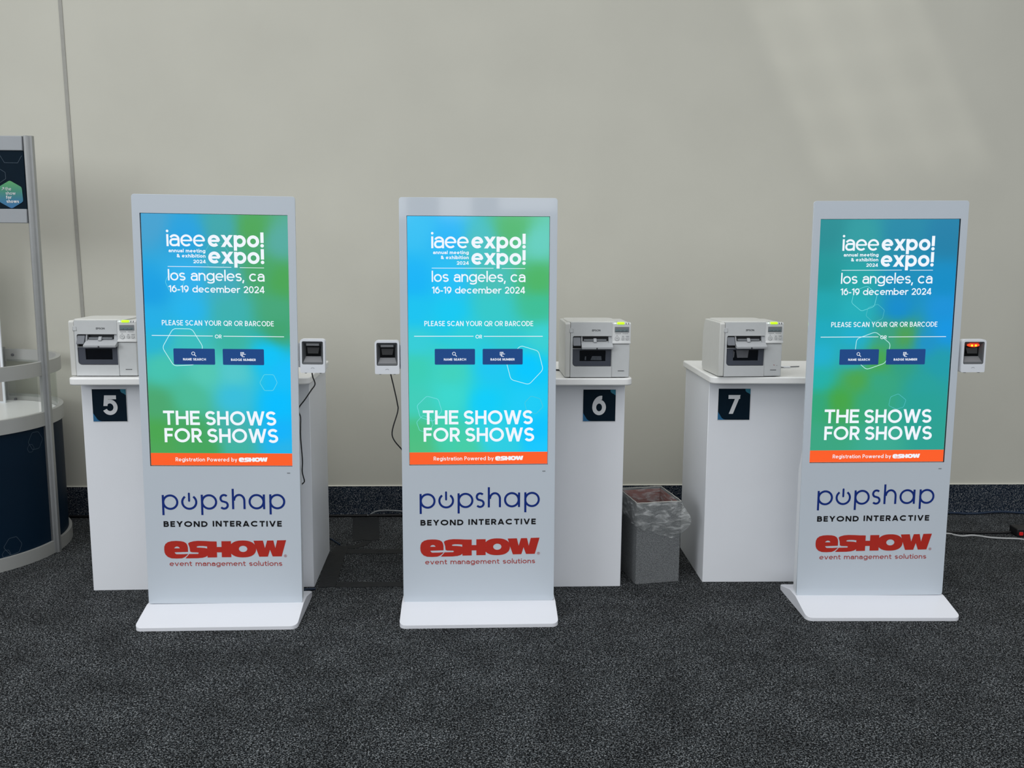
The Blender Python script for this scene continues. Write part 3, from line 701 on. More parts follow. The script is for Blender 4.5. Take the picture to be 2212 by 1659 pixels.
# ------------------------------------------------------------------ kiosks
ZB = .0534; PW = .6712; PH = 1.7776; ST = ZB+.6251+1.074; HX = PW/2
def sx(x): return (x-302)/1000
def sz(y): return ST-y/1000
def T(s, x0, x1, yb, cap, t, **kw): return text(s, sx(x0), sx(x1), sz(yb), cap/1000, t/1000, **kw)
def box2(x0, x1, y0, y1, r=0):
    return rrect(sx(x0), sx(x1), sz(y1), sz(y0), r/1000, 3) if r else [(sx(x0), sz(y1)), (sx(x1), sz(y1)), (sx(x1), sz(y0)), (sx(x0), sz(y0))]
YS = .0086   # depth of the screen surface behind the glass front
def rbf(ctrl, u, v, asp=1.78):
    tw = 0; c = [0, 0, 0]
    for (a, b, col) in ctrl:
        d = ((u-a)**2+((v-b)*asp)**2); w = 1/(d+.004)**2.0
        tw += w
        for i in range(3): c[i] += w*col[i]
    return tuple(x/tw for x in c)
GRAD = {
0: [(.05,.03,(66,160,206)),(.3,.08,(26,160,222)),(.55,.05,(60,165,170)),(.75,.05,(75,165,85)),(.95,.1,(84,170,160)),(.05,.3,(20,160,226)),(.3,.25,(45,175,236)),(.55,.25,(65,170,190)),(.8,.22,(72,165,105)),(.95,.25,(74,165,85)),
    (.05,.42,(35,175,230)),(.3,.38,(35,180,236)),(.6,.38,(60,176,176)),(.9,.38,(70,166,122)),(.05,.5,(40,180,212)),(.3,.5,(60,190,190)),(.6,.5,(60,180,162)),(.92,.45,(66,162,110)),(.1,.6,(70,195,176)),(.4,.62,(84,200,180)),(.6,.62,(84,200,204)),(.85,.55,(10,195,250)),(.95,.62,(20,190,250)),
    (.05,.75,(75,166,112)),(.3,.72,(75,186,152)),(.6,.72,(56,190,220)),(.9,.75,(0,190,255)),(.05,.87,(75,165,80)),(.3,.87,(70,165,92)),(.6,.87,(70,176,170)),(.92,.87,(14,180,252)),(.05,.94,(78,165,88)),(.4,.94,(70,165,92)),(.6,.93,(64,180,162)),(.95,.93,(40,180,232))],
1: [(.05,.05,(45,190,242)),(.3,.08,(24,180,246)),(.5,.1,(70,190,194)),(.75,.05,(80,182,112)),(.92,.1,(100,205,190)),(.05,.25,(6,180,246)),(.3,.25,(28,190,246)),(.6,.25,(70,190,182)),(.92,.25,(75,180,102)),(.05,.38,(20,195,240)),(.3,.38,(14,200,242)),(.6,.36,(50,200,202)),(.92,.36,(60,190,150)),
    (.05,.5,(54,205,216)),(.4,.48,(45,205,217)),(.7,.5,(48,200,208)),(.95,.48,(58,208,212)),(.05,.6,(60,205,182)),(.3,.62,(64,210,190)),(.6,.6,(28,200,242)),(.85,.6,(0,200,255)),(.05,.75,(65,205,186)),(.3,.72,(60,215,206)),(.55,.75,(10,205,250)),(.85,.75,(28,205,246)),
    (.05,.87,(75,190,130)),(.3,.88,(65,205,172)),(.6,.87,(48,208,228)),(.92,.87,(6,195,255)),(.05,.94,(80,190,130)),(.4,.93,(70,205,166)),(.7,.93,(45,205,226)),(.95,.93,(24,200,255))],
2: [(.05,.05,(34,140,146)),(.3,.08,(44,155,160)),(.6,.06,(30,136,166)),(.92,.08,(24,126,166)),(.05,.22,(30,150,152)),(.3,.25,(35,165,166)),(.6,.25,(20,140,186)),(.92,.25,(10,140,196)),(.05,.35,(30,166,176)),(.3,.36,(35,175,186)),(.6,.36,(15,140,206)),(.92,.36,(24,146,216)),
    (.05,.45,(30,170,190)),(.3,.47,(30,175,206)),(.55,.47,(60,160,130)),(.65,.47,(80,160,80)),(.82,.5,(30,146,200)),(.95,.45,(20,150,226)),(.05,.55,(34,176,206)),(.3,.56,(40,170,190)),(.47,.57,(75,165,75)),(.65,.58,(50,160,132)),(.92,.58,(34,156,170)),(.05,.65,(35,176,170)),(.32,.65,(76,165,78)),(.5,.66,(54,165,130)),(.82,.68,(40,160,156)),
    (.05,.75,(50,165,122)),(.2,.74,(70,165,70)),(.42,.75,(54,165,122)),(.82,.75,(40,160,150)),(.05,.9,(60,165,130)),(.5,.9,(60,170,146)),(.92,.9,(45,160,146))],
}
HEX = {
0: [([(113.8,480.2),(193.2,480.6),(237.6,557.2),(199,634),(112,639.3),(66.7,561.1)],2.6,'scr_hexa'),([(491.2,673.7),(531.6,674.2),(546.6,708),(527.9,743.1),(491.7,743.3),(472.1,709.5)],1.5,'scr_hexb'),([(277.5,122),(331.2,119.3),(356,153),(330,221.4),(274.3,222.1),(248,174.4)],1.5,'scr_hexc'),([(106.5,248.5),(152.2,245.9),(168,281.9),(151.6,318.4),(105.7,320.2),(89.3,282.9)],1.3,'scr_hexb')],
1: [([(483.6,550.2),(561.3,574.2),(582.4,655.4),(520.8,721.3),(442,699.1),(420.9,618)],2.4,'scr_hexa'),([(76.3,770.6),(126.2,784),(141.9,837.1),(103.7,882.2),(47.3,864.2),(33.8,812.4)],2.2,'scr_hexb'),([(58.2,855.8),(92.9,865.7),(103.6,896.8),(81.5,930.1),(44.5,923.2),(31,885.4)],1.6,'scr_hexb'),([(529.9,771.3),(569.5,783.4),(583.8,819),(552.4,850.9),(512.8,840.9),(502.4,800.9)],1.4,'scr_hexc')],
2: [([(219.7,286.5),(264.6,322.4),(254.1,376.3),(198.7,396.3),(153.8,360.1),(162.2,306.4)],1.8,'scr_hexb'),([(269.3,366),(300.3,392.2),(293.4,430.5),(253.5,446.1),(220.1,416.6),(227.2,380.6)],1.5,'scr_hexc'),([(267.2,487.4),(336.2,541.3),(318.4,625.7),(235.5,655.1),(178.1,606.7),(184.8,517.8)],2.4,'scr_hexa'),([(383.8,764.3),(420,792.3),(410.5,824.7),(378.8,833.9),(343.3,817.4),(350.2,778)],1.6,'scr_hexc')],
}
shared = {}
def share(key, maker, name, parent):
    """first call builds the object, later calls copy it (same mesh)"""
    if key not in shared:
        shared[key] = maker(); return shared[key]
    o = shared[key].copy(); COL.objects.link(o); o.parent = parent; return o
def make_kiosk(i, x, y, yaw, tilt, lean, label):
    t = thing('touchscreen_kiosk', label, 'kiosk', (x, y, 0), yaw, 'white touchscreen check-in kiosks')
    mt = Matrix.Rotation(tilt, 4, 'Y') @ Matrix.Rotation(-lean, 4, 'X')
    parts = []
    def part(key, maker, name):
        o = share(key, maker, name, t); o.parent = t; o.matrix_local = mt; return o
    # sloping foot plate (sits flat on the carpet)
    def foot():
        mb = MB(); bw, y0, y1, r = .6857/2, -.1607, .2249, .03
        prof = lambda v: .016+(.0535-.016)*max(0, min(1, (v-y0)/(0-.004-y0))) if v < .07 else .0535-(.0535-.016)*min(1, (v-.07)/(y1-.07))
        ys = [y0+r*(1-math.cos(R(a))) for a in range(0, 91, 15)]+[-.06, -.004, .03, .07, .14]+[y1-r*(1-math.cos(R(a))) for a in range(90, -1, -15)]
        secs = []
        for v in ys:
            e = r-min(v-y0, y1-v) if min(v-y0, y1-v) < r else 0
            w = bw-(r-math.sqrt(max(0, r*r-e*e)) if e else 0)
            secs.append([(-w, v, 0), (-w, v, prof(v)), (w, v, prof(v)), (w, v, 0)])
        vs = [p for q in secs for p in q]; fs = []
        for k in range(len(secs)-1):
            for j in range(4): fs.append((k*4+j, k*4+(j+1) % 4, (k+1)*4+(j+1) % 4, (k+1)*4+j))
        fs += [(0, 1, 2, 3), tuple((len(secs)-1)*4+j for j in range(4))]
        mb.raw(vs, fs); return mb.build('foot_plate', M['base_white'], t, bevel=.003, seg=2)
    share('foot', foot, 'foot_plate', t).parent = t
    def housing():
        mb = MB(); mb.prism([(.0101, .05), (.058, .05), (.058, .635), (.021, .735), (.021, ZB+PH-.004), (.0101, ZB+PH-.004)], -HX+.003, HX-.003, 'x')
        return mb.build('housing', M['housing'], t, bevel=.006, seg=3)
    part('housing', housing, 'housing')
    def front():
        mb = MB(); mb.prism([rrect(-HX, HX, ZB, ZB+PH, .012, 5), [(-.3035, ST-1.0755), (-.3035, ST+.0015), (.3035, ST+.0015), (.3035, ST-1.0755)]], 0, .010, 'y', side=1)
        return mb.build('front_panel', [M['glass_white'], M['black']], t, bevel=.0012, seg=2)
    fp = part('front', front, 'front_panel')
    def sub(key, maker, parent):
        o = share(key, maker, key, parent); o.parent = parent; return o
    # printed logos on the lower front
    def pop():
        q = []; tt = .0092
        ring = lambda cx, cz, r=.0300, a0=0, a1=360: q.extend(ribbon(arc(cx, cz, r, r, a0, a1), tt))
        bar = lambda x_, z0, z1: q.extend(ribbon([(x_, z0), (x_, z1)], tt))
        Z = ZB
        ring(-.2250, Z+.4628); bar(-.2558, Z+.4045, Z+.4950)
        ring(-.1436, Z+.4633, a0=126, a1=414); q.extend(ribbon([(-.1440, Z+.4690), (-.1440, Z+.5015)], .0086)); q.append([(-.1440+.0043*math.cos(R(a)), Z+.5015+.0043*math.sin(R(a))) for a in range(0, 360, 20)]); q.append([(-.1440+.0043*math.cos(R(a)), Z+.4690+.0043*math.sin(R(a))) for a in range(0, 360, 20)])
        ring(-.0584, Z+.4640); bar(-.0890, Z+.4052, Z+.4965)
        r = .0153
        q.extend(ribbon(arc(.0060, Z+.4800, .0150, r, 40, 235)+[(.0060, Z+.4650)]+arc(.0055, Z+.4495, .0157, .0153, 55, -142), tt))
        bar(.0443, Z+.4316, Z+.5232); q.extend(ribbon(arc(.0710, Z+.4700, .0222, .0258, 180, 0)+[(.0932, Z+.4320)], tt))
        ring(.1458, Z+.4655); bar(.1777, Z+.4320, Z+.4982)
        ring(.2350, Z+.4660); bar(.2055, Z+.4080, Z+.4988)
        return flat('logo', up(q), -.0006, M['logo_blue'], fp)
    sub('logo_blue', pop, fp)
    sub('slogan1', lambda: flat('lettering', up(text('BEYOND', -.2573, -.0684, ZB+.3515, .0258, .0064, gap=.25)), -.0006, M['logo_black'], fp), fp)
    sub('slogan2', lambda: flat('lettering', up(text('INTERACTIVE', -.0462, .2525, ZB+.3528, .0260, .0064, gap=.25)), -.0006, M['logo_black'], fp), fp)
    def esh():
        return flat('logo', up(wordmark(-.2592, .2698, ZB+.2075, ZB+.2912)), -.0006, M['logo_red'], fp)
    sub('logo_red', esh, fp)
    def evm():
        return flat('lettering', up(text('event management solutions', -.2382, .2506, ZB+.1735, .0222, .0034, gap=.15, sp=.36, A=1.05)), -.0006, M['logo_red2'], fp)
    def regm():
        q = ribbon(arc(.2655, ZB+.2195, .0056, .0056, 0, 360), .0012)+text('R', .2633, .2680, ZB+.2163, .0062, .0011, gap=0)
        return flat('registered_mark', up(q), -.0006, M['logo_red2'], fp)
    sub('event', evm, fp); sub('registered', regm, fp)
    sub('mark', lambda: flat('sensor_mark', up([rrect(.2795, .2938, ZB+.5918, ZB+.5962, .0018, 3)]), -.0006, M['grey_mark'], fp), fp)
    # screen
    nx, nz = 28, 50
    me = bpy.data.meshes.new('screen'); vs = []; fs = []
    for b in range(nz+1):
        for a in range(nx+1): vs.append((sx(604*a/nx), YS, sz(1074*b/nz)))
    for b in range(nz):
        for a in range(nx): q = b*(nx+1)+a; fs.append((q, q+nx+1, q+nx+2, q+1))
    me.from_pydata(vs, [], fs); me.materials.append(M['screen']); ca = me.color_attributes.new('Col', 'FLOAT_COLOR', 'POINT')
    for b in range(nz+1):
        for a in range(nx+1): ca.data[b*(nx+1)+a].color = srgb(*rbf(GRAD[i], a/nx, b/nz))
    for p in me.polygons: p.use_smooth = True
    sc = bpy.data.objects.new('screen', me); COL.objects.link(sc); sc.parent = t; sc.matrix_local = mt
    for pts, tw, mk in HEX[i]:
        flat('hexagon_outline', up(hexring([(sx(a), sz(b)) for a, b in pts], tw/1000)), YS-.0004, M[mk], sc)
    def heading():
        q = T('iaee', 101.3, 260.2, 134, 69, 8.6, gap=.045, X=.72)+T('expo!', 271.7, 503.5, 134, 64, 13.2, gap=.075, X=.78, D=.235)+T('expo!', 271.6, 503.7, 203.3, 64, 13.2, gap=.075, X=.78, D=.25)
        q += T('annual meeting', 108.5, 260.2, 158.6, 14.2, 2.9, gap=.14, X=.73)+T('& exhibition', 142, 260.2, 179.7, 14.2, 2.9, gap=.14, X=.73)+T('2024', 208.9, 260.2, 203.2, 14.6, 2.9, gap=.12)
        return flat('heading_lettering', up(q), YS-.0010, M['scr_white'], sc)
    sub('heading', heading, sc)
    def place():
        q = T('los angeles, ca', 102, 502.9, 276.5, 46.5, 5.8, gap=.075, X=.715, D=.24)+T('16-19 december 2024', 102.9, 501.5, 325.7, 28.9, 4.4, gap=.095, X=.73)
        q += [box2(102.5, 365.9, 217.2, 219.3), box2(400.9, 502, 218, 220.1)]
        return flat('event_lettering', up(q), YS-.0010, M['scr_white'], sc)
    sub('place', place, sc)
    def ask():
        q = T('PLEASE SCAN YOUR QR OR BARCODE', 69, 537.4, 465.8, 22, 3.1, gap=.11, sp=.26)+T('OR', 288.5, 316.6, 519.5, 15.8, 2.5, gap=.12)+[box2(24.8, 279.9, 508.4, 511), box2(324.4, 579.5, 508.9, 511.5)]
        return flat('instruction_lettering', up(q), YS-.0010, M['scr_white'], sc)
    sub('ask', ask, sc)
    def btn(kind):
        x0, x1 = ((112.5, 286.3) if kind == 'NAME SEARCH' else (319.2, 493))
        b0 = [rrect(sx(x0), sx(x1), sz(633), sz(564.3), .004, 3)]
        if kind == 'NAME SEARCH':
            w = T(kind, 151.7, 247.6, 615.2, 9.8, 2.0, gap=.13, sp=.3)+ribbon([(sx(195.4)+.0065*math.cos(R(a)), sz(585.2)+.0065*math.sin(R(a))) for a in range(0, 361, 18)], .0022)+ribbon([(sx(199.7), sz(589.6)), (sx(207.2), sz(597.4))], .0026)
        else:
            w = T(kind, 353.5, 457.8, 615.4, 9.8, 2.0, gap=.13, sp=.3)
            for bx in ((394, 409, 578, 580), (394, 396, 580, 591), (398, 400, 582, 589), (402, 404, 580, 589), (406, 408.5, 580, 588), (394, 405, 590, 592.5), (408, 416, 586, 588.2), (399, 402, 592, 598), (403, 411, 596, 598.5)): w.append(box2(*bx))
        polys = up(b0)+up(w)
        me = flat('button', polys, YS-.0008, [M['scr_btn'], M['scr_white']], sc, [0]*len(b0)+[1]*len(w))
        for v in list(me.data.vertices)[len(b0[0]):]: v.co.y -= .0004
        return me
    sub('btn1', lambda: btn('NAME SEARCH'), sc); sub('btn2', lambda: btn('BADGE NUMBER'), sc)
    for w_, x0, x1, yb in (('THE', 58.7, 213.3, 895.6), ('SHOWS', 237.4, 538.6, 896.4), ('FOR', 61.5, 219.2, 972.2), ('SHOWS', 243.7, 545.3, 973.2)):
        sub('slogan%d' % yb, lambda: flat('slogan_lettering', up(T(w_, x0, x1, yb, 62.2, 11.2, gap=.10)), YS-.0010, M['scr_white'], sc), sc)
    def banner():
        b0 = [box2(0, 604, 1019.8, 1074)]
        w = T('Registration Powered by', 104.6, 367.5, 1056.2, 17.2, 2.5, gap=.13, sp=.3, X=.70, A=1.05)+wordmark(sx(374.1), sx(497.8), sz(1058.5), sz(1037.6))
        o = flat('banner', up(b0)+up(w), YS-.0006, [M['scr_org'], M['scr_white']], sc, [0]*len(b0)+[1]*len(w))
        for v in list(o.data.vertices)[4:]: v.co.y -= .0006
        return o
    sub('banner', banner, sc)
    return t
KI = [(-1.13163, 3.71308, .0127577, .00927953, -.00100424), (-.010678, 3.717639, .0114614, -.00171145, .0120887), (1.77733, 3.753269, -.01709, -.00898769, -.00381586)]
KL = ['white kiosk nearest the round desk, in front of counter 5', 'white kiosk in front of counter 6, scanner on its left side', 'white kiosk with darker teal screen, in front of counter 7']
for i in range(3): make_kiosk(i, *KI[i], KL[i])

# ------------------------------------------------------------------ barcode scanners hung on the kiosk sides
def make_scanner(label, lit, side):
    t = thing('barcode_scanner', label, 'scanner', (0, 0, 0), 0, 'white barcode scanners on the kiosk sides')
    w, hh = .0525, .1455
    op = rrect(-w+.0075, w-.0075, .036, hh-.010, .006, 4)
    mb = MB(); mb.prism([rrect(-w, w, 0, hh, [.013, .013, .005, .005], 5), op], -.003, .030, 'y'); mb.build('shell', M['scan_white'], t, bevel=.0028, seg=3)
    # funnel-shaped bezel down to the window
    mb = MB(); x0, x1, z0, z1 = -w+.0072, w-.0072, .0357, hh-.0098; a0, a1, b0, b1 = -.032, .032, .069, .1135; yf, yb = -.0015, .020
    f4 = [(x0, yf, z0), (x1, yf, z0), (x1, yf, z1), (x0, yf, z1)]; b4 = [(a0, yb, b0), (a1, yb, b0), (a1, yb, b1), (a0, yb, b1)]
    m4 = [(x0+.005, yf+.003, z0+.010), (x1-.005, yf+.003, z0+.010), (x1-.005, yf+.003, z1-.005), (x0+.005, yf+.003, z1-.005)]
    vs = f4+m4+b4; fs = []
    for r0 in (0, 4):
        for k in range(4): fs.append((r0+k, r0+(k+1) % 4, r0+4+(k+1) % 4, r0+4+k))
    mb.raw(vs, fs[:4]); bz = mb.build('bezel', [M['scan_dark'], M['scan_mid']], t)
    mb = MB(); mb.raw(m4+b4, [(0, 1, 5, 4)], 1); mb.raw(m4+b4, [(1, 2, 6, 5), (2, 3, 7, 6), (3, 0, 4, 7)], 0); mb.build('funnel', [M['scan_dark'], M['scan_mid']], bz, weld=False)
    mb = MB(); mb.face([b4[0], b4[1], b4[2], b4[3]]); mb.build('window', M['scan_win'], bz)
    mb = MB(); mb.raw([(-.022, .012, .082), (.022, .012, .082), (.026, .0195, .108), (-.026, .0195, .108)], [(0, 1, 2, 3)]); mb.build('reflector', M['scan_refl'], bz)
    if lit:
        mb = MB(); mb.prism(ell(.0, .1200, .027, .0085, 24), .003, .013, 'y'); lt = mb.build('red_light', M['red_led'], t, bevel=.002, seg=2)
        for dx in (-.0085, .0085):
            mb = MB(); mb.prism(ell(dx, .1185, .0040, .0040, 14), .001, .008, 'y'); mb.build('bulb', M['yel_led'], lt)
        mb = MB(); mb.prism(ell(.0, .1300, .022, .0036, 20), .0005, .008, 'y'); mb.build('red_lens', M['red_glow'], t)
    else:
        mb = MB(); mb.box(-.027, .027, .003, .012, .1165, .1262); mb.build('light_strip', M['scan_mid'], t)
    flat('emblem', up(ribbon(arc(0, .0140, .0085, .0085, 148, 32), .0014)), -.0036, M['scan_mark'], t)
    for dx in (-.031, .031):
        mb = MB(); mb.box(dx-.004, dx+.004, .003, .018, -.003, .001); mb.build('foot', M['scan_dark'], t)
    # mounting arm back to the kiosk's side
    s = -side
    mb = MB(); mb.box(*(sorted((s*.0465, s*.0655))), .026, .034, .02, .125); mb.build('bracket', M['scan_white'], t, bevel=.001, seg=1)
    return t
def kloc(i, u, d): x, y, yaw = KI[i][:3]; return local(x, y, yaw, u, d)
def hang(o, i, u, z, d=0):
    x, y, yaw, tilt, lean = KI[i]
    m = Matrix.Translation((x, y, 0)) @ Matrix.Rotation(yaw, 4, 'Z') @ Matrix.Rotation(tilt, 4, 'Y') @ Matrix.Rotation(-lean, 4, 'X') @ Matrix.Translation((u, d, z))
    o.location = m.to_translation(); o.rotation_euler = m.to_euler()
sc0 = make_scanner('white barcode scanner on the right side of the leftmost kiosk', False, 1); hang(sc0, 0, .3985, 1.0895)
sc1 = make_scanner('white barcode scanner on the left side of the middle kiosk', False, -1); hang(sc1, 1, -.3935, 1.0800)
sc2 = make_scanner('white barcode scanner glowing red on the rightmost kiosk', True, 1); hang(sc2, 2, .4010, 1.0845)
def cable(name, pts, r, m, parent, rad=6):
    mb = MB(); mb.tube(smoothpts(pts, 8), r, 8); return mb.build(name, m, parent, smooth=True)
sg = lambda l, u0, z0, y=.02: [(u-u0, p[0] if p else y, z-z0) for (u, z, *p) in l]
cable('cable', sg([(.3905,1.092),(.391,1.080),(.394,1.065),(.4022,1.0364),(.3856,1.0098),(.3567,.9674,.028),(.331,.933,.032),(.329,.912,.032),(.3365,.890,.03),(.337,.85),(.3365,.80),(.3425,.70),(.3390,.645,.034),(.3450,.603,.045),(.339,.588,.064),(.325,.575,.068)], .3985, 1.0895, .024), .0028, M['cable_black'], sc0)
cable('cable', sg([(-.381,1.083),(-.3806,1.0735),(-.3674,1.0137),(-.3543,.947),(-.3534,.9113),(-.3789,.8084),(-.3380,.7390,.036),(-.322,.71,.050)], -.3935, 1.0800, .024), .0028, M['cable_black'], sc1)
cable('cable', [(-.058, .024, .004), (-.067, .026, -.003), (-.0745, .030, -.008), (-.082, .034, -.012)], .0028, M['cable_black'], sc2)

# ------------------------------------------------------------------ waste bin and its liner
byaw = math.atan2(.0375, .2205); bn = thing('waste_bin', 'grey speckled open waste bin between counters 6 and 7', 'bin', (.7501, 4.0372, 0), byaw)
bw, bd, bh = .2237, .265, .402
mb = MB(); mb.prism([[(0, 0), (bw, 0), (bw, bd), (0, bd)], [(.006, .006), (.006, bd-.006), (bw-.006, bd-.006), (bw-.006, .006)]], 0, bh, 'z'); mb.build('shell', M['bin'], bn)
mb = MB(); mb.prism([[(.0065, .0065), (bw-.0065, .0065), (bw-.0065, bd-.0065), (.0065, bd-.0065)], [(.009, .009), (.009, bd-.009), (bw-.009, bd-.009), (bw-.009, .009)]], .006, bh-.004, 'z'); mb.build('lining_board', M['bin_in'], bn)
mb = MB(); mb.box(.006, bw-.006, .006, bd-.006, .001, .006); mb.build('bottom', M['bin_in'], bn)
ln = thing('bin_liner', 'clear plastic liner folded over the rim of the waste bin', 'bag', (.7501, 4.0372, 0), byaw)
def rim(u, off):
    """point on the bin's rim outline: u in 0..4 (front, right, back, left)"""
    x0, x1, y0, y1 = -off, bw+off, -off, bd+off; k = int(u) % 4; f = u-int(u)
    return [(x0+(x1-x0)*f, y0), (x1, y0+(y1-y0)*f), (x1-(x1-x0)*f, y1), (x0, y1-(y1-y0)*f)][k]
NU, NV = 120, 14; vs = []; fs = []
def hem(u):   # height where the overhang ends
    k = u % 4
    st = [(0, .287), (.35, .262), (.62, .236), (.8, .226), (1, .228), (1.5, .25), (2, .28), (3, .275), (3.5, .305), (4, .287)]
    for a in range(len(st)-1):
        if k <= st[a+1][0]: f = (k-st[a][0])/(st[a+1][0]-st[a][0]); return st[a][1]+(st[a+1][1]-st[a][1])*f
    return .287
for j in range(NV+1):
    v = j/NV
    for i in range(NU):
        u = 4*i/NU; he = hem(u); z = bh+.004-(bh+.004-he)*v
        puff = .004+.010*math.sin(PI*v)
        puff += .020*math.sin(PI*min(1, v*1.05))*math.exp(-((u-1.0)/.22)**2)
        puff += .003*math.sin(u*17+v*6)+.003*math.sin(u*31-v*9)
        x, y = rim(u, max(.0025, puff)); vs.append((x, y, z+.003*math.sin(u*23)*v))
for j in range(NV):
    for i in range(NU): a = j*NU+i; b = j*NU+(i+1) % NU; fs.append((a, b, b+NU, a+NU))
mb = MB(); mb.raw(vs, fs); mb.build('overhang', M['liner'], ln, smooth=True)
vs = []; fs = []
for j in range(9):
    v = j/8
    for i in range(NU):
        u = 4*i/NU; x, y = rim(u, -.0105-.022*v*(.6+.4*math.sin(u*11)**2)-.003*math.sin(u*37)*v); vs.append((x, y, bh+.004-.26*v))
for j in range(8):
    for i in range(NU): a = j*NU+i; b = j*NU+(i+1) % NU; fs.append((a, b, b+NU, a+NU))
mb = MB(); mb.raw(vs, fs); mb.build('inner_bag', M['liner'], ln, smooth=True)
mb = MB(); pts = []
for i in range(NU+1):
    u = 4*(i % NU)/NU; x, y = rim(u, .0005); pts.append((x, y, bh+.0045+.0007*math.sin(u*13+2*math.sin(u*5))))
mb.tube(pts, .0022, 6, cap=False); mb.build('folded_edge', M['liner_hem'], ln, smooth=True)

# ------------------------------------------------------------------ tape, cables and power strip on the floor
def tape(pts, label, name='floor_tape', h=.0025):
    mb = MB(); mb.prism(pts, .0004, h, 'z'); o = mb.build(name, M['tape'], None); return tag(o, label, 'tape', 'black tape on the carpet')
tape([(-.777,5.107),(-.74,5.112),(-.69,5.110),(-.617,5.105),(-.597,4.93),(-.569,4.70),(-.62,4.688),(-.66,4.70),(-.715,4.684),(-.742,4.86)], 'wide square patch of black tape against the wall base')
tape([(-.722,4.546),(-.62,4.552),(-.52,4.546),(-.34,4.556),(-.335,4.486),(-.43,4.483),(-.55,4.478),(-.722,4.480)], 'black tape strip, farther of two running to the middle kiosk')
tape([(-.795,4.61),(-.745,4.603),(-.722,4.56),(-.7235,4.48),(-.722,4.391),(-.712,4.25),(-.707,4.088),(-.703,4.026),(-.785,4.02),(-.80,4.2),(-.814,4.43)], 'black tape strip along the right end of counter 5')
tape([(-.7005,4.084),(-.60,4.087),(-.50,4.080),(-.34,4.083),(-.335,4.02),(-.45,4.024),(-.6,4.018),(-.7005,4.022)], 'black tape strip, nearer of two running to the middle kiosk')
mb = MB(); c = smoothpts([(-.742,4.607,.0),(-.705,4.585,.0),(-.672,4.60,.0),(-.645,4.64,.0),(-.632,4.684,.0)], 6)
L_ = [(p.x, p.y) for p in c]; hw = .022
pol = ribbon(L_, .045); vs = []
for q in pol: mb.prism(q, .0004, .0024, 'z')
tag(mb.build('floor_tape', M['tape'], None), 'short curved black tape joining the square patch to the strips', 'tape', 'black tape on the carpet')
Zc = .006
def fl_cable(name, pts, r, m, label):
    mb = MB(); mb.tube(smoothpts(pts, 8), r, 8); o = mb.build(name, m, None, smooth=True); return tag(o, label, 'cable')
fl_cable('floor_cable', [(-2.9+i*.41, 5.128+.004*math.sin(i*2.1), .0085+.002*math.sin(i*1.3)) for i in range(11)], .008, M['cable_black'], 'black cable along the wall base behind counter 5')
fl_cable('wall_cable', [(-.690,5.118,.012),(-.672,5.132,.014),(-.644,5.134,.030),(-.60,5.134,.037),(-.55,5.134,.037),(-.48,5.134,.032),(-.40,5.134,.022),(-.25,5.13,.008)], .0045, M['cable_grey'], 'grey cable looping up from the square tape patch')
fl_cable('floor_cable', [(-.86,4.735,.005),(-.835,4.705,.005),(-.80,4.655,.005),(-.775,4.615,.006)], .0042, M['cable_blue'], 'dark blue cable beside the rear corner of counter 5')
fl_cable('floor_cable', [(-.93,3.965,.006),(-.875,3.975,.006),(-.83,3.985,.006),(-.79,3.992,.006)], .0055, M['cable_blue'], 'dark blue cable under the front corner of counter 5')
fl_cable('floor_cable', [(2.20,4.82,.006),(2.45,4.79,.006),(2.677,4.751,.006),(2.707,4.726,.006),(2.745,4.705,.006),(2.801,4.716,.006),(2.846,4.703,.006),(2.886,4.678,.006),(2.952,4.663,.006),(3.03,4.655,.006),(3.10,4.63,.006),(3.3,4.62,.006)], .0050, M['cable_white'], 'white cable on the carpet in front of the power strip')
fl_cable('floor_cable', [(2.2,4.79,.007),(2.50,4.785,.007),(2.692,4.776,.007),(2.79,4.766,.007),(2.879,4.761,.007),(2.97,4.760,.007),(3.030,4.757,.009),(3.055,4.755,.012)], .0065, M['cable_black'], 'black cable running to the power strip')
fl_cable('floor_cable', [(1.95,5.12,.009),(2.3,5.13,.010),(2.6,5.125,.009),(2.903,5.128,.010),(2.994,5.122,.007),(3.084,5.124,.008),(3.173,5.132,.013),(3.233,5.133,.015),(3.308,5.13,.011),(3.40,5.126,.008),(3.8,5.12,.008)], .0065, M['cable_blue'], 'dark blue cable along the wall base on the right')
ps = thing('power_strip', 'black power strip with a red switch on the carpet', 'power strip', (3.058, 4.70, 0), R(-3))
mb = MB(); mb.prism([(0, .0), (0, .085), (.36, .085), (.36, .0)], .0, .048, 'z'); mb.build('casing', M['strip_black'], ps, bevel=.006, seg=2)
mb = MB(); mb.prism(rrect(.012, .034, .010, .030, .005, 4), -.004, .002, 'y'); mb.build('switch', M['red_plastic'], ps, bevel=.001, seg=1)
for k in range(4):
    mb = MB(); mb.prism(ell(.10+k*.065, .0425, .019, .019, 20), .047, .0495, 'z'); mb.build('socket', M['black'], ps)

# ------------------------------------------------------------------ light
wd = bpy.data.worlds.new('world'); scene.world = wd; wd.use_nodes = True
nt = wd.node_tree; bg = nt.nodes['Background']
tc = nt.nodes.new('ShaderNodeTexCoord'); sp_ = nt.nodes.new('ShaderNodeSeparateXYZ'); rp = nt.nodes.new('ShaderNodeValToRGB')
mr = nt.nodes.new('ShaderNodeMapRange'); mr.inputs[1].default_value = -1; mr.inputs[2].default_value = 1
nt.links.new(tc.outputs['Generated'], sp_.inputs[0]); nt.links.new(sp_.outputs['Z'], mr.inputs[0]); nt.links.new(mr.outputs[0], rp.inputs['Fac']); nt.links.new(rp.outputs['Color'], bg.inputs['Color'])
e = rp.color_ramp.elements; e[0].position = .48; e[0].color = (.16, .17, .18, 1); e[1].position = .95; e[1].color = (.98, 1.0, 1.03, 1)
k = e.new(.56); k.color = (.94, .97, 1.0, 1)
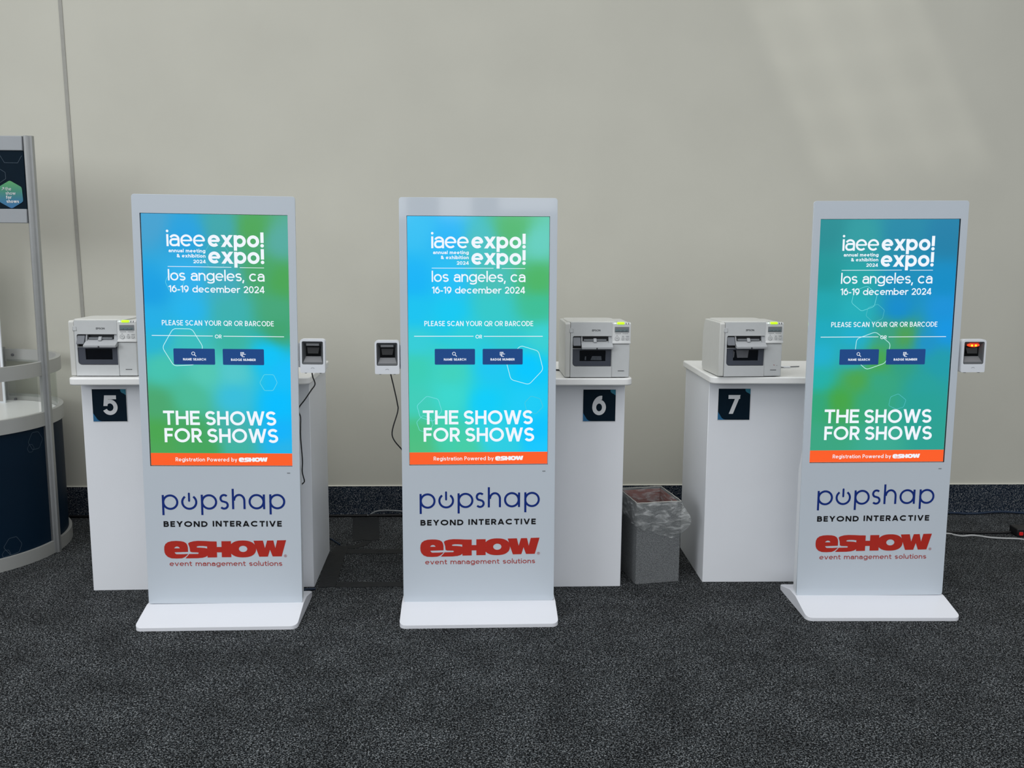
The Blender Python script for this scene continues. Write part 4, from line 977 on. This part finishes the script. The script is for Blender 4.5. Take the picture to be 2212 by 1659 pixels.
bg.inputs['Strength'].default_value = .90
def area(name, loc, target, sx_, sy_, power, col=(1, 1, 1)):
    l = bpy.data.lights.new(name, 'AREA'); l.shape = 'RECTANGLE'; l.size = sx_; l.size_y = sy_; l.energy = power; l.color = col
    o = bpy.data.objects.new(name, l); COL.objects.link(o); o.location = loc
    o.rotation_euler = (Vector(target)-Vector(loc)).to_track_quat('-Z', 'Y').to_euler(); return o
area('skylight', (-2.0, .5, 8.2), (-.6, 3.6, 0), 8, 5, 240, (1, .99, .97))
area('hall_window_left', (-9, -5, 4.6), (0, 4.5, 1.2), 5, 4, 300, (.95, .98, 1))
for k, (x, w_, zc, hgt, pw) in enumerate(((-1.45, .7, 3.4, 1.9, 9), (-.2, .6, 3.4, 1.9, 8), (1.15, 1.1, 3.5, 1.8, 13), (2.3, .5, 3.4, 1.8, 7))):
    area('hall_window', (x, -8.8, zc), (x, 4, zc-1.5), w_, hgt, pw)
# soft patch of window light thrown on the upper right of the wall: a spot shining through a muntin pattern
sl = bpy.data.lights.new('window_patch', 'SPOT'); sl.energy = 360; sl.spot_size = R(30); sl.spot_blend = .6; sl.shadow_soft_size = .02; sl.color = (1, .99, .95)
so = bpy.data.objects.new('window_patch', sl); COL.objects.link(so); so.location = (.2, -3.2, 5.6)
so.rotation_euler = (Vector((2.22, WALL_Y, 2.62))-Vector(so.location)).to_track_quat('-Z', 'Y').to_euler()
sl.use_nodes = True; nt = sl.node_tree; em = nt.nodes['Emission']
tc = nt.nodes.new('ShaderNodeTexCoord'); sx3 = nt.nodes.new('ShaderNodeSeparateXYZ'); nt.links.new(tc.outputs['Normal'], sx3.inputs[0])
def mth(op, a, b=None):
    n = nt.nodes.new('ShaderNodeMath'); n.operation = op
    for i, q in enumerate((a, b)):
        if q is None: continue
        if isinstance(q, (int, float)): n.inputs[i].default_value = q
        else: nt.links.new(q, n.inputs[i])
    return n.outputs[0]
zz = mth('ABSOLUTE', sx3.outputs['Z']); uu = mth('DIVIDE', sx3.outputs['X'], zz); vv = mth('DIVIDE', sx3.outputs['Y'], zz)
ur = mth('ADD', uu, mth('MULTIPLY', vv, .55)); vr = mth('ADD', vv, mth('MULTIPLY', uu, -.22))
def soft(x, lo, hi, s_):
    n = nt.nodes.new('ShaderNodeMapRange'); n.interpolation_type = 'SMOOTHSTEP'; nt.links.new(x, n.inputs[0]); n.inputs[1].default_value = lo-s_; n.inputs[2].default_value = lo+s_
    m_ = nt.nodes.new('ShaderNodeMapRange'); m_.interpolation_type = 'SMOOTHSTEP'; nt.links.new(x, m_.inputs[0]); m_.inputs[1].default_value = hi-s_; m_.inputs[2].default_value = hi+s_
    return mth('MULTIPLY', n.outputs[0], mth('SUBTRACT', 1, m_.outputs[0]))
msk = mth('MULTIPLY', soft(ur, -.056, .056, .010), soft(vr, -.062, .060, .012))
gx = mth('POWER', mth('ABSOLUTE', mth('SINE', mth('MULTIPLY', ur, PI/.038))), 3); gy = mth('POWER', mth('ABSOLUTE', mth('SINE', mth('MULTIPLY', vr, PI/.030))), 4)
pat = mth('ADD', .55, mth('MULTIPLY', mth('ADD', gx, mth('MULTIPLY', gy, .6)), .35))
nt.links.new(mth('MULTIPLY', msk, pat), em.inputs['Strength'])

# ------------------------------------------------------------------ camera
th, psi, ro, Hc, fpx = .13739031, .03192999, .00569872, 1.62253, 1879.3718
fw = Vector((math.sin(psi)*math.cos(th), math.cos(psi)*math.cos(th), -math.sin(th)))
r0 = Vector((math.cos(psi), -math.sin(psi), 0)); u0 = r0.cross(fw)
rt = r0*math.cos(ro)+u0*math.sin(ro); uv = -r0*math.sin(ro)+u0*math.cos(ro)
cam = bpy.data.cameras.new('camera'); co = bpy.data.objects.new('camera', cam); COL.objects.link(co)
mw = Matrix((( rt.x, uv.x, -fw.x, 0), (rt.y, uv.y, -fw.y, 0), (rt.z, uv.z, -fw.z, Hc), (0, 0, 0, 1)))
co.matrix_world = mw
cam.sensor_width = 36; cam.lens = fpx/2212*36; cam.shift_x = 6.1756/2212; cam.shift_y = -34.898/2212; cam.clip_start = .05
scene.camera = co
scene.view_settings.view_transform = 'Standard'; scene.view_settings.look = 'None'; scene.view_settings.exposure = 0
